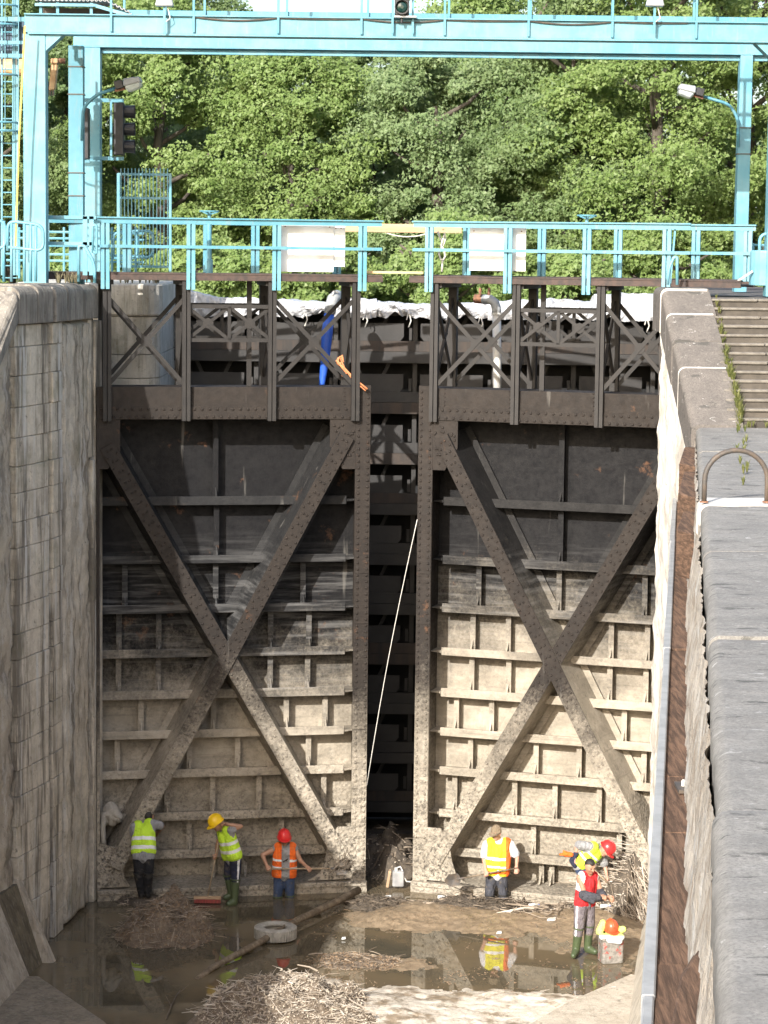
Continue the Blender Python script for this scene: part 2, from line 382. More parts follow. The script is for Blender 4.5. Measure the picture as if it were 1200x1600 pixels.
# rounded coping blocks on top
def cope_block(fc, t0, t1, z0, z1, over=.09, back=.9, r=.17, n=6):
    prof = [(-back, z0), (over, z0), (over, z1-r)]+[(over-r+r*math.cos(a*math.pi/2/n), z1-r+r*math.sin(a*math.pi/2/n)) for a in range(1, n+1)]+[(-back, z1)]
    m_ = MB(); m_.prism([fc.at(t0, o, z) for o, z in prof], fc.d*(t1-t0)); return m_
for fc, t0, t1, z1 in ((FA, .0, .9, 11.36), (FA, .93, 1.86, 11.39), (FA, 1.9, 2.56, 11.38), (FB, .08, .7, 11.40), (FB, .73, 1.45, 11.37)):
    lp(cope_block(fc, t0, t1, 10.752, z1), 'coping_stone', M['copeL'], smooth=False, bevel=.02, seg=2)
# lower wall running on to the camera's end and the sloping parapet of the stair
LL = thing('lower_lock_wall', 'long lower lock wall running forward from the left stair', 'wall', (-8, 20, 0))
def llp(mb, name, mat, **k):
    mb.v = [(x+8, y-20, z) for x, y, z in mb.v]; return mb.build(name, mat, LL, **k)
mb = MB(); mb.prism([FD.at(0, 0, 0), FD.at(FD.L, 0, 0), V((-14, 2.7, 0)), V((-14, 20, 0)), V((-9.9, 38.69, 0))], (0, 0, 9.0)); llp(mb, 'core', M['wallL'])
for k in range(18):
    llp(cope_block(FD, k*2.0+.01, k*2.0+1.99, 9.005, 9.25, .1, 2.6), 'coping_stone', M['copeL'])
mb = MB()
pr = [FC.at(-.02, .1, 11.35), FC.at(1.36, .1, 10.2), FD.at(1.0, .1, 9.26), FD.at(1.0, .1, 8.6), FC.at(1.36, .1, 9.6), FC.at(-.02, .1, 10.75)]
mb.prism(pr, FC.n*-.8); lp(mb, 'sloping_parapet', M['copeL'], bevel=.12, seg=4)
# sloped concrete toe of the left wall
CONC = stone_mat('toe_concrete', (.42, .37, .30), (.33, .285, .225), (.10, .09, .075), .35, .3, .1, .3, .5)
WETC = stone_mat('wet_concrete', (.17, .14, .095), (.12, .10, .07), (.05, .045, .035), .5, .1, .2, .3, .5)
LT = thing('sloped_wall_toe', 'sloping concrete foot of the left wall beside the dark water', 'concrete toe', (-6, 38, 0))
def toe(mb, ya, yb, wa, wb, ha, hb, wall):
    A, B = wall(ya), wall(yb)
    s_ = 1 if wb > 0 else -1
    tri = lambda x, w, h, y: [V((x-s_*.3, y, -.2)), V((x-s_*.3, y, h)), V((x, y, h)), V((x+w, y, 0)), V((x+w, y, -.2))]
    a, b = tri(A, wa, ha, ya), tri(B, wb, hb, yb); k = len(a)
    mb.add(a+b, [tuple(range(k)), tuple(range(k, 2*k))[::-1]]+[(i, (i+1) % k, k+(i+1) % k, k+i) for i in range(k)])
wl_ = lambda y: -6.1+(y-40)*.235 if y > 38.7 else -6.405+(y-38.7)*.1228
mb = MB(); toe(mb, 39.12, 30, .56, .62, 1.42, 1.42, wl_); mb.v = [(x+6, y-38, z) for x, y, z in mb.v]; mb.build('slope', CONC, LT, bevel=.02)
mb = MB(); toe(mb, 40.0, 39.125, .42, .47, 1.36, 1.36, wl_); mb.v = [(x+6, y-38, z) for x, y, z in mb.v]; mb.build('recessed_end', WETC, LT)
mb = MB(); toe(mb, 40.16, 40.005, .60, .60, 1.44, 1.44, wl_); mb.v = [(x+6, y-38, z) for x, y, z in mb.v]; mb.build('end_rib', CONC, LT, bevel=.02)
mb = MB(); mb.prism([V((-5.6, 39.05, -.2)), V((-4.25, 36.75, -.2)), V((-3.3, 34.5, -.2)), V((-3.3, 30, -.2)), V((-8, 30, -.2)), V((-7, 39, -.2))], (0, 0, .27))
struct('floor_slab_left', mb, stone_mat('slab_concrete', (.30, .25, .185), (.23, .19, .14), (.10, .085, .065), .4, .15, .2, 1, .5), bevel=.02)

# --- right wall: battered face, fender, rough limed stone, coping
RX = lambda Y, l: .1228*Y+l
RW = thing('lock_wall', 'sunlit white limed lock wall dropping into the chamber on the right', 'wall', (5, 40, 0))
def rp(mb, name, mat, **k):
    mb.v = [(x-5, y-40, z) for x, y, z in mb.v]; return mb.build(name, mat, RW, **k)
def prof_l(z):
    if z > 7.9: return .10+(z-7.9)/1.15*.11
    return -.05+z/7.9*.15
def fnw(u, v):
    Y = 4+36.1*(u**1.0); z = -.2+9.25*v
    am = .03
    return (RX(Y, prof_l(z))+am*fbm(Y*2.2, z*2.2, 5.5, 5)+.02*fbm(Y*7, z*7, 2.5, 4), Y, z)
mb = MB(); mb.grid(fnw, 520, 70); rp(mb, 'battered_face', M['limeface'], smooth=True, fix=False)
P0, P1 = (4.74, 42.2), (5.0, 39.6)
FR = Face(P1, P0)      # its n points to the lock
def fnp(u, v):
    t = FR.L*u; z = -.2+v*(9.2+(1.9*u)); 
    return FR.at(t, .045*fbm(t*2.5, z*2.2, 9.1, 5)-.02, z)
mb = MB(); mb.grid(fnp, 34, 130); rp(mb, 'splayed_pier_face', M['limewall'], smooth=True)
mb = MB(); mb.prism([V((4.78, 42.15, 0)), V((4.98, 43.6, 0)), V((5.3, 43.6, 0)), V((5.3, 42.15, 0))], (0, 0, 11.0)); rp(mb, 'pier_return', M['limewall'])
mb = MB(); mb.prism([V((4.95, 42.25, 0)), V((4.95, 42.2, 0)), V((5.2, 39.6, 0)), V((9.5, 39.6, 0)), V((9.5, 56, 0)), V((6.6, 56, 0)), V((5.3, 43.6, 0))], (0, 0, 9.0)); rp(mb, 'core', M['mortar'])
mb = MB(); mb.prism([V((4.9, 42.22, 9.01)), V((6.0, 42.22, 9.01)), V((9.5, 42.22, 9.01)), V((9.5, 56, 9.01)), V((6.6, 56, 9.01)), V((4.9, 43.7, 9.01))], (0, 0, 2.27)); rp(mb, 'upper_platform', M['parapet'])
# parapet of the stair: five bullnosed stones climbing the slope
A_, B_ = V((4.72, 42.05, 11.42)), V((4.97, 39.35, 9.27))
def par_stone(p, q, w0, w1, n=6, r=.12, th=.75):
    xs = [(0, -th), (0, -r)]+[(r-r*math.cos(a*math.pi/2/n), -r+r*math.sin(a*math.pi/2/n)) for a in range(1, n+1)]
    A = [p+V((x, 0, z)) for x, z in xs]+[p+V((w0, 0, 0)), p+V((w0, 0, -th))]
    B = [q+V((x, 0, z)) for x, z in xs]+[q+V((w1, 0, 0)), q+V((w1, 0, -th))]
    k = len(A); m_ = MB(); m_.add(A+B, [tuple(range(k)), tuple(range(k, 2*k))[::-1]]+[(i, (i+1) % k, k+(i+1) % k, k+i) for i in range(k)]); return m_
cuts = [0, .19, .39, .59, 1.0]
mb = par_stone(A_+V((-.03, .9, .03)), A_+V((0, .012, .02)), .82, .82); rp(mb, 'parapet_stone', M['parapet'])
for i in range(4):
    o = V((random.uniform(-.012, .012), 0, random.uniform(-.012, .012)))
    g = .004
    mb = par_stone(A_.lerp(B_, cuts[i]+g)+o, A_.lerp(B_, cuts[i+1]-g)+o, .82, .84); rp(mb, 'parapet_stone', M['parapet'])
    if i != 2:
        mb = par_stone(A_.lerp(B_, cuts[i]-g)+V((-.004, 0, .008)), A_.lerp(B_, cuts[i]+g)+V((-.004, 0, .008)), .80, .80); rp(mb, 'mortar_joint', M['palestone'])
# stair
ST = thing('stone_stair', 'worn brown stone stair with pale treads behind the sloping parapet', 'stairs', (7, 40.7, 9.2))
N = 14
for k in range(N):
    z0 = 9.25+k*(2.03/N); y0 = 39.45+k*.187; dz = 2.03/N
    mb = MB(); mb.box(-1.42, 2.4, y0-40.7+.03, 2, z0-9.2-.1 if k else -.2, z0-9.2+dz-.052); mb.build('riser', M['step'], ST, bevel=.01)
    xx = -1.43
    while xx < 2.3:
        w = random.choice((1.1, .8, 1.4)); x2 = min(xx+w, 2.4)
        mb = MB(); mb.box(xx+.006, x2-.006, y0-40.7+random.uniform(-.012, .012), y0-40.7+.26, z0-9.2+dz-.05, z0-9.2+dz+random.uniform(-.006, .004)); mb.build('tread', M['tread'], ST, bevel=.014)
        xx = x2
# lower coping running towards the camera, block by block
TR = thing('lower_quay_top', 'dark grey weathered quay edge running towards the camera on the right', 'quay', (4, 25, 0))
def tp(mb, name, mat, **k):
    mb.v = [(x-4, y-25, z) for x, y, z in mb.v]; return mb.build(name, mat, TR, **k)
def quay_block(ya, yb, z1, lo=.19, r=.2, th=.36, W=6., n=8, wob=0.):
    xs = [(.02, -th), (0, -th+.04), (0, -r)]+[(r-r*math.cos(a*math.pi/2/n), -r+r*math.sin(a*math.pi/2/n)) for a in range(1, n+1)]
    m_ = MB(); ny = max(2, int((yb-ya)/.08)); rows_ = []
    o = 0
    for j in range(ny+1):
        Y = ya+(yb-ya)*j/ny; e = min(j, ny-j)/ny*(yb-ya); dip = -.008*math.exp(-e/.03)
        w_ = wob*fbm(Y*1.6, 4.2, lo, 4)
        for k_, (x, z) in enumerate(xs): m_.v.append((RX(Y, lo)+x-dip*.4+w_, Y, z1+z+dip+(w_*.6 if k_ > 2 else 0)))
        for x in (.35, .6, 1, 1.6, 3, W): m_.v.append((RX(Y, lo)+x, Y, z1+dip+.012*fbm(x*3, Y*3, 1, 3)))
    k = len(xs)+6
    for j in range(ny):
        for i in range(k-1): a = j*k+i; m_.f.append((a, a+1, a+k+1, a+k))
    e0 = m_.v[:k]; e1 = m_.v[ny*k:ny*k+k]; m_.add(e0, [tuple(range(k))]); m_.add(e1, [tuple(range(k))[::-1]])
    return m_
ys = [39.35, 36.9, 34.6, 32.3, 29.9, 27.95]
for i in range(5): tp(quay_block(ys[i+1]+.012, ys[i], 9.25+random.uniform(-.015, .01), .215, .085, wob=.012), 'coping_stone', M['coping'], smooth=True)
tp(quay_block(27.15, 27.94, 9.27, .175, .12), 'ladder_stone', M['palestone'], smooth=True)
ys = [27.13, 23.0, 17.9, 12.25, 8.2, 3]
for i in range(5): tp(quay_block(ys[i+1]+.014, ys[i], 9.25+(-.02 if i == 2 else random.uniform(-.008, .008)), .225-(.03 if i >= 3 else 0)+random.uniform(-.008, .008), .09, wob=.015), 'coping_stone', M['coping'], smooth=True)
mb = MB(); mb.prism([V((RX(3, .4), 3, -.2)), V((9.4, 3, -.2)), V((9.4, 39.5, -.2)), V((RX(39.5, .4), 39.5, -.2))], (0, 0, 9.05)); tp(mb, 'core', M['mortar'])
# toe on the right and slab
RT = thing('sloped_wall_toe', 'pale sunlit sloping concrete foot of the right wall beside the red bucket', 'concrete toe', (4.5, 38, 0))
mb = MB(); toe(mb, 42.6, 30, -.50, -.78, 1.3, 1.5, lambda y: RX(y, -.02)); mb.v = [(x-4.5, y-38, z) for x, y, z in mb.v]
mb.build('slope', stone_mat('pale_toe', (.60, .55, .46), (.50, .45, .37), (.2, .17, .13), .35, .3, .02, .4, .6), RT, bevel=.02)
mb = MB(); mb.prism([onZ(985, 1545, -.2), onZ(885, 1590, -.2), onZ(800, 1640, -.2), V((1.8, 30, -.2)), V((5, 30, -.2)), V((5, 39, -.2))], (0, 0, .26)); struct('floor_slab_right', mb, stone_mat('pale_slab', (.58, .52, .43), (.48, .42, .34), (.2, .17, .13), .3, .3, .02, 1, .5), bevel=.02)

# fender along the right wall
FD_ = thing('timber_fender', 'brown timber fender with a grey steel rubbing strip along the right wall', 'fender', (3, 25, 7.7))
def fp(mb, name, mat, **k):
    mb.v = [(x-3, y-25, z-7.7) for x, y, z in mb.v]; return mb.build(name, mat, FD_, **k)
def along(mb, ya, yb, l0, l1, z0, z1, ta=0., tb=0.):
    return mb.hexa([V((RX(ya, l0), ya+ta, z0)), V((RX(ya, l1), ya, z0)), V((RX(yb, l1), yb, z0)), V((RX(yb, l0), yb-tb, z0))],
                   [V((RX(ya, l0), ya+ta, z1)), V((RX(ya, l1), ya, z1)), V((RX(yb, l1), yb, z1)), V((RX(yb, l0), yb-tb, z1))])
for ya, yb in ((4, 10.4), (10.42, 14.0), (14.02, 17.3), (17.32, 19.2), (19.22, 25.4), (25.42, 31.0), (31.02, 37), (37.02, 41.4)):
    mb = MB(); along(mb, ya, yb, -.085, .14, 7.55, 7.9+random.uniform(-.012, .012)); fp(mb, 'beam', M['timber'], bevel=.012)
for ya, yb, l in ((4, 14.1, -.005), (13.3, 25.6, 0), (25.3, 35, .004), (34.8, 41.5, 0)):
    mb = MB(); along(mb, ya, yb, -.155+l, -.075+l, 7.5, 7.935+l, 0, .12); fp(mb, 'steel_strip', M['steelstrip'], bevel=.01)
mb = MB(); p = onZ(1068, 1226, 7.94); mb.box(p.x-.055, p.x+.055, p.y-.16, p.y+.16, 7.905, 7.93); bp = fp(mb, 'bolt_plate', M['darkmetal'])
mb = MB(); mb.lathe([(.018, 0), (.018, .04), (.01, .05)], (p.x-3, p.y-25, .23), 8); mb.build('bolt', M['palestone'], bp)
for k, (ya, yb, zt) in enumerate(((28.5, 31.2, 8.75), (31.4, 35.2, 8.9), (35.4, 39.0, 8.95))):
    mb = MB(); along(mb, ya, yb, .03, .20, 8.2, zt, .6, 0); fp(mb, 'upper_beam', M['timber'], bevel=.012)
mb = MB(); mb.hexa([onZ(1052, 1640, 8.15), onZ(1100, 1640, 8.15), onZ(1121, 1432, 8.15), onZ(1063, 1525, 8.15)], [onZ(1040, 1650, 8.45), onZ(1096, 1650, 8.45), onZ(1120, 1440, 8.45), onZ(1062, 1530, 8.45)])
fp(mb, 'end_beam', M['timber'], bevel=.012)

# pier behind the left leaf: rounded concrete nose in three lifts under a cap
CY = thing('concrete_pier', 'rounded pale concrete pier behind the left lattice walkway', 'pier', (-5.6, 47.4, 0))
def rrect(x0, x1, y0, y1, r, n=6):
    o = []
    for cx_, cy_, a0 in ((x1-r, y1-r, 0), (x0+r, y1-r, 90), (x0+r, y0+r, 180), (x1-r, y0+r, 270)):
        for k in range(n+1): a = R(a0+90*k/n); o.append((cx_+r*math.cos(a), cy_+r*math.sin(a)))
    return o
for z0, z1, e in ((0, 8.4, 0), (8.412, 9.55, .0), (9.562, 10.0, 0), (10.012, 10.72, 0), (10.735, 11.34, .05)):
    mb = MB(); mb.prism([V((x, y, z0)) for x, y in rrect(-1.4-e, 1.3+e, -1.3-e, 3.5, .5)], (0, 0, z1-z0)); mb.build('cap' if e else 'lift', M['cyl'], CY, bevel=.03 if e else .008)
# small left-over setting: upstream bed behind the gate
mb = MB(); mb.box(-9, 9, 49.2, 56, -1, .05); struct('upstream_bed', mb, M['soil'])
# ================================================================ gate leaves
GZ = [7.30, 6.20, 5.285, 4.45, 3.675, 2.92, 2.17, 1.35, .63]
VLs = [[2.8], [2.78], [4.48, 2.79, 1.14], [4.59, 3.85, 1.75, 1.02], [4.6, 3.86, 1.75, 1.04], [4.93, 4.18, 2.82, 1.44, .7], [4.62, 3.27, 2.36, 1.01], [4.96, 3.69, 2.83, 1.95, .71], [3.27, 1.52], [2.82, 2.22]]
VRs = [[2.57], [2.58], [1.02, 2.57, 4.19], [.92, 1.61, 3.58, 4.26], [.91, 1.63, 3.57, 4.25], [.62, 1.31, 3.86], [.91, 2.19, 3.02, 4.25], [.61, 1.79, 2.57, 3.42], [2.17, 3.82], [2.34, 2.54]]
SK = .9
def rivet(mb, x, y, z, r=.029):
    o = len(mb.v)
    for rr, d in ((1, 0), (.72, .62)):
        for k in range(6):
            a = k*math.pi/3; mb.v.append((x+r*rr*math.cos(a), y-r*d, z+r*rr*math.sin(a)))
    mb.v.append((x, y-r*.85, z))
    for k in range(6):
        k2 = (k+1) % 6; mb.f.append((o+k, o+k2, o+6+k2, o+6+k)); mb.f.append((o+6+k, o+6+k2, o+12))
def gate_leaf(s, side, label, Lh):
    Cn, A = (CL, AL) if side == 'L' else (CR, AR)
    VS = VLs if side == 'L' else VRs
    g = thing('lock_gate', label, 'lock gate', (Cn.x, Cn.y, 0), A, 'mitre gate leaves')
    X = lambda a: s*a
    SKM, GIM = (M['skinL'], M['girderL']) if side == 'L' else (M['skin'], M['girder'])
    P = lambda a, y, z: V((s*a, y, z))
    def pb(name, mat, boxes, **k):
        m_ = MB()
        for a0, a1, y0, y1, z0, z1 in boxes: m_.box(X(a0), X(a1), y0, y1, z0, z1)
        return m_.build(name, mat, g, **k)
    # skin plates, row by row
    edges = [8.95]+[z+.07 for z in GZ]+[.12]
    for i in range(len(edges)-1):
        pb('skin_plate', SKM, [(.05, Lh, SK+random.uniform(0, .006), SK+.03, edges[i+1]+.003, edges[i])])
    # mitre post, heel post
    post = pb('mitre_post', M['steel'], [(0, .285, 0, .03, .2, 9.55), (.11, .15, .03, SK, .2, 8.93), (.02, .05, .03, .25, .2, 8.93)], bevel=.006)
    for z0, z1 in ((1.05, 3.1), (3.1, 5.1), (5.1, 6.05), (6.05, 7.4)):
        m_ = MB(); m_.box(X(.008), X(.277), -.012, -.001, z0+.006, z1-.006); m_.build('cover_plate', M['steel'], post)
    pb('heel_post', M['steel'], [(Lh-.05, Lh, .0, .03, .2, 8.92), (Lh-.04, Lh-.01, .03, SK, .2, 8.9)])
    # header girder
    hd = pb('header_girder', M['steel'], [(.287, Lh, -.004, .03, 8.92, 9.515), (.02, Lh, .031, SK, 9.46, 9.50), (.3, Lh-.02, .031, SK-.01, 8.95, 8.98)])
    m_ = MB(); m_.box(X(.29), X(Lh), -.022, -.005, 8.925, 9.16); m_.build('lower_flange_plate', M['steel'], hd, bevel=.004)
    # gusset plates in the upper corners and the curved ones below
    for pts in ([(.286, 8.919), (.76, 8.919), (.76, 8.42), (.52, 8.0), (.286, 8.0)], [(Lh-.01, 8.919), (Lh-.42, 8.919), (Lh-.42, 8.3), (Lh-.2, 8.02), (Lh-.01, 8.02)],
                [(.286, 1.25), (.55, 1.25), (.72, .95), (.78, .62), (.86, .40), (1.0, .29), (1.12, .24), (.286, .24)],
                [(Lh-.01, 1.1), (Lh-.3, 1.0), (Lh-.44, .7), (Lh-.5, .42), (Lh-.62, .24), (Lh-.01, .24)]):
        m_ = MB(); m_.prism([P(a, -.001, z) for a, z in pts], (0, .028, 0)); m_.build('gusset_plate', M['steel'], g)
    # sill
    pb('sill_girder', GIM, [(-.02, Lh, -.06, SK, -.25, .20), (.0, Lh, -.09, -.061, .12, .205)], bevel=.008)
    # girders (shelf + front flange)
    for i, z in enumerate(GZ):
        a0 = .16 if i < 9 else 0
        gi = pb('girder', GIM, [(.155, Lh-.045, .5, SK-.001, z+.06, z+.085)])
        m_ = MB(); d = random.uniform(-.01, .01)
        m_.box(X(.36), X(Lh-.045), .475, .499, z+d, z+.16); m_.build('flange', GIM, gi, bevel=.006)
        m_ = MB(); m_.prism([P(.35, .48, z+.05), P(.155, .55, z+.05), P(.155, .55, z+.08), P(.35, .48, z+.1)], (0, .02, 0)); m_.build('end_bracket', GIM, gi)
    tops = [8.93]+[z+.058 for z in GZ]; bots = [z+.09 for z in GZ]+[.22]
    for i in range(10):
        for a in VS[i]:
            st = pb('stiffener', SKM if i < 2 else GIM, [(a-.05, a+.05, .66, .685, bots[i], tops[i]), (a-.012, a+.012, .686, SK-.001, bots[i], tops[i])])
            m_ = MB(); m_.prism([P(a-.015, .655, bots[i]+.22), P(a-.015, .655, bots[i]), P(a-.015, .50, bots[i])], (s*.03, 0, 0)); m_.build('foot_bracket', GIM, st)
    # diagonal braces: boxed, webs leaning out to the skin
    def brace(p, q, w, y0):
        p, q = P(*p), P(*q); d = (q-p).normalized(); nrm = V((-d.z, 0, d.x)); 
        m_ = MB(); m_.prism([p-nrm*w/2, p+nrm*w/2, q+nrm*w/2, q-nrm*w/2], (0, .03, 0))
        b = m_.build('diagonal_brace', M['steel'], g, bevel=.004)
        for sg in (-1, 1):
            e = nrm*sg*(w/2-.02); o = nrm*sg*.09+V((0, SK-.035, 0)); y = V((0, .032, 0))
            m_ = MB(); t_ = nrm*sg*.02
            m_.add([p+e+y, q+e+y, q+e+o, p+e+o, p+e+y+t_, q+e+y+t_, q+e+o+t_, p+e+o+t_], [(0, 1, 2, 3), (7, 6, 5, 4), (0, 4, 5, 1), (1, 5, 6, 2), (2, 6, 7, 3), (3, 7, 4, 0)])
            wb = m_.build('web', GIM, b)
            m_ = MB(); k = 0; Ln = (q-p).length
            while k < Ln:
                pp = p+d*k+e+o+nrm*sg*.07; rivet(m_, pp.x, SK-.015, pp.z, .026); k += .16
            f = m_.build('web_rivets', GIM, b, fix=False, kind='stuff')
            m_ = MB(); c0, c1 = p+e+o+nrm*sg*.07, q+e+o+nrm*sg*.07
            m_.bar(c0+V((0, .01, 0)), c1+V((0, .01, 0)), .14, .018, (0, 1, 0)); m_.build('skin_angle', GIM, b)
        return p, q, d, nrm
    riv = MB()
    br = [brace((.45, -.07, 8.62), (4.72, -.07, .62), .285, 0), brace((4.86, -.036, 8.45), (.40, -.036, .55), .285, 0)]
    for p, q, d, nrm in br:
        Ln = (q-p).length; k = .1; i = 0
        while k < Ln-.05:
            for w in ((-.095, .095) if i % 2 else (-.04, .04)):
                pp = p+d*k+nrm*w; rivet(riv, pp.x, p.y-.001, pp.z, .026)
            k += .11; i += 1
    # rivets of posts, header, gussets, sill
    z = .35
    while z < 9.5:
        for a in (.055, .225): rivet(riv, X(a), -.013 if 1.05 < z < 7.4 else -.001, z)
        z += .118
    a = .4
    while a < Lh-.1:
        for zz, o in ((8.97, 0), (9.11, .07)): rivet(riv, X(a+o), -.0225, zz)
        a += .14
    for a0 in (1.86, 3.43, .62):
        for zz in np.arange(9.2, 9.5, .075): rivet(riv, X(a0-.12), -.005, float(zz), .018)
    for k in range(30):
        rivet(riv, X(random.uniform(.32, .72)), -.0015, random.uniform(8.1, 8.85)); rivet(riv, X(random.uniform(.32, .75)), -.0015, random.uniform(.35, .9))
        rivet(riv, X(random.uniform(Lh-.4, Lh-.06)), -.0015, random.uniform(.3, 1.))
    a = .1
    while a < Lh-.1: rivet(riv, X(a), -.0905, .165, .022); a += .11
    riv.build('rivets', M['steel'], g, fix=False, kind='stuff')
    # lattice trestle that carries the walkway
    cols = [.31, 1.86, 3.43, 4.86]
    for a in cols:
        pb('trestle_column', M['truss'], [(a-.075, a-.008, -.12, -.03, 8.9, 11.44), (a+.008, a+.075, -.12, -.03, 8.9, 11.44), (a-.05, a+.05, -.03, -.024, 9.0, 11.4)])
        pb('rear_column', M['truss'], [(a-.08, a+.08, 1.04, 1.16, 9.3, 11.44)])
        pb('cross_bearer', M['truss'], [(a-.12 if a > .5 else a-.05, a+.12, -.05, 1.2, 11.36, 11.44)])
        m_ = MB(); m_.bar(P(a, 0, 9.6), P(a, 1.1, 11.2), .05, .05); m_.bar(P(a, 1.1, 9.6), P(a, 0, 11.2), .05, .05); m_.build('cross_tie', M['truss'], g)
    def xb(a0, a1, z0, z1, y, w=.075):
        m_ = MB(); m_.bar(P(a0, y, z0), P(a1, y, z1), w, .012, (0, 1, 0)); m_.bar(P(a0, y, z0), P(a1, y, z0+0), .001, .001) if False else None
        m_.build('lattice_bar', M['truss'], g)
        m_ = MB(); m_.bar(P(a0, y+.02, z1), P(a1, y+.02, z0), w, .012, (0, 1, 0)); m_.build('lattice_bar', M['truss'], g)
        m_ = MB(); m_.lathe([(.1, 0), (.1, .012)], P((a0+a1)/2, y+.005, (z0+z1)/2), 8, (0, 1, 0)); m_.build('node_plate', M['truss'], g)
    for y in (-.05, 1.1):
        xb(cols[0]+.05, cols[1]-.05, 9.58, 11.1, y); xb(cols[2]+.05, cols[3]-.05, 9.58, 11.1, y)
        a0, a1 = cols[1]+.05, cols[2]-.05; am = (a0+a1)/2
        xb(a0, am-.03, 10.4, 10.95, y, .06); xb(am+.03, a1, 10.4, 10.95, y, .06)
        for zz in (10.37, 10.98):
            m_ = MB(); m_.bar(P(a0, y-.01, zz), P(a1, y-.01, zz), .03, .07); m_.build('truss_chord', M['truss'], g)
        m_ = MB(); m_.bar(P(am, y-.01, 10.37), P(am, y-.01, 10.98), .06, .03); m_.build('truss_post', M['truss'], g)
    m_ = MB(); m_.bar(P(cols[1]+.35, .5, 9.5), P(cols[1]+.35, .5, 11.44), .09, .05); m_.build('hanger', M['truss'], g)
    # deck
    a1 = 6.2 if side == 'L' else 5.95
    dk = pb('deck', M['deck'], [(-.17, a1, -.16, -.1, 11.445, 11.545), (-.17, a1, 1.2, 1.26, 11.445, 11.545), (-.15, a1-.02, -.1, 1.2, 11.46, 11.50)], bevel=.004)
    k = 0
    for k in range(6):
        m_ = MB(); m_.box(X(-.16), X(a1-.05*k), -.16+k*.237, -.16+k*.237+.225, 11.547, 11.575+random.uniform(-.004, .006)); m_.build('plank', M['deck'], dk, bevel=.005)
    # turquoise railings, front and rear
    for y in (-.2, 1.28):
        aa = [.22, 1.80, 3.36, 4.90] if side == 'L' else [.22, 1.71, 3.17, 4.62]
        if y > 1: aa = [.45, 2.0, 2.9, 4.4, 5.9] if side == 'L' else [.5, 1.95, 3.4, 4.85, 5.8]
        zb = 11.28 if y < 0 else 11.5
        for a in aa:
            pb('railing_post', M['blue'], [(a-.078, a-.012, y, y+.05, zb, 12.54), (a+.012, a+.078, y, y+.05, zb, 12.54), (a-.05, a+.05, y+.05, y+.06, zb+.05, 12.54)], bevel=.004)
        e = (-.15 if side == 'L' else -.1) if y < 0 else .3
        ee = 5.05 if y < 0 else 5.95
        pb('top_rail', M['blue2'], [(e, ee, y-.05, y+.05, 12.545, 12.57), (e+.02, ee-.01, y-.006, y+.012, 12.46, 12.545)])
        pb('mid_rail', M['blue2'], [(e+.02, ee, y-.052, y-.002, 12.02, 12.075)])
    return g
GL = gate_leaf(-1, 'L', 'left gate leaf, shaded below, behind the three workers in yellow and orange', 5.04)
GRt = gate_leaf(1, 'R', 'right gate leaf, sunlit and caked in pale mud, against the white wall', 5.2)

# ================================================================ stacked bulkhead behind the gate
BK = thing('steel_bulkhead', 'stacked dark steel bulkhead girders behind the slightly open gate', 'bulkhead', (0, 49.5, 0))
x0, x1 = -5.3, 6.2
posts = [-4.6+1.62*k for k in range(7)]
posts = [p+(.53-.26) for p in posts]
for k in range(10):
    zt = 10.55-k*1.035          # top of the plates of this unit
    def q(name, mat, bx, **kw):
        m_ = MB()
        for b in bx: m_.box(*b)
        return m_.build(name, mat, BK, **kw)
    q('upper_band', M['bulk'] if k % 3 else M['bulkrust'], [(x0, x1, .0, .04, zt-.57, zt-.36)])
    q('lower_band', M['bulkrust'] if k in (1, 2, 6) else M['bulk'], [(x0, x1, -.05, -.01, zt-.80, zt-.575)])
    q('shelf', M['bulk'], [(x0, x1, .041, .9, zt-.60, zt-.575), (x0, x1, -.009, .9, zt-.81, zt-.785)])
    xs = [x0]+posts+[x1]
    for i in range(len(xs)-1):
        a, b = xs[i]+(.17 if i else 0), xs[i+1]-(.17 if i < len(xs)-2 else 0)
        m_ = MB(); m_.prism([V((a+.07, .02, zt-.357)), V((a, .02, zt-.27)), V((a, .02, zt)), V((b, .02, zt)), V((b, .02, zt-.27)), V((b-.07, .02, zt-.357))], (0, .02, 0)); m_.build('plate', M['bulk'], BK)
        for (u, w_) in ((.22, .42), (.78, .58)):
            m_ = MB(); m_.bar((a+(b-a)*u, .3, zt+.23), (a+(b-a)*w_, .3, zt-.3), .07, .04, (0, 1, 0)); m_.build('diagonal', M['bulk'], BK)
    for px_ in posts:
        m_ = MB(); m_.box(px_+.02, px_+.11, .18, .24, zt-.57, zt+.23); m_.box(px_-.06, px_, .2, .26, zt-.35, zt-.1); m_.build('upright', M['bulk'], BK)
q('top_beam', M['bulk'], [(x0, x1, -.1, .9, 10.84, 10.92), (x0, x1, .1, .16, 10.70, 10.84)])
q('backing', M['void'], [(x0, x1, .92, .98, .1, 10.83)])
q('side_frame', M['void'], [(x0-.25, x0-.005, -.05, .98, 0, 10.95), (x1+.005, x1+.3, -.05, .98, 0, 10.95)])
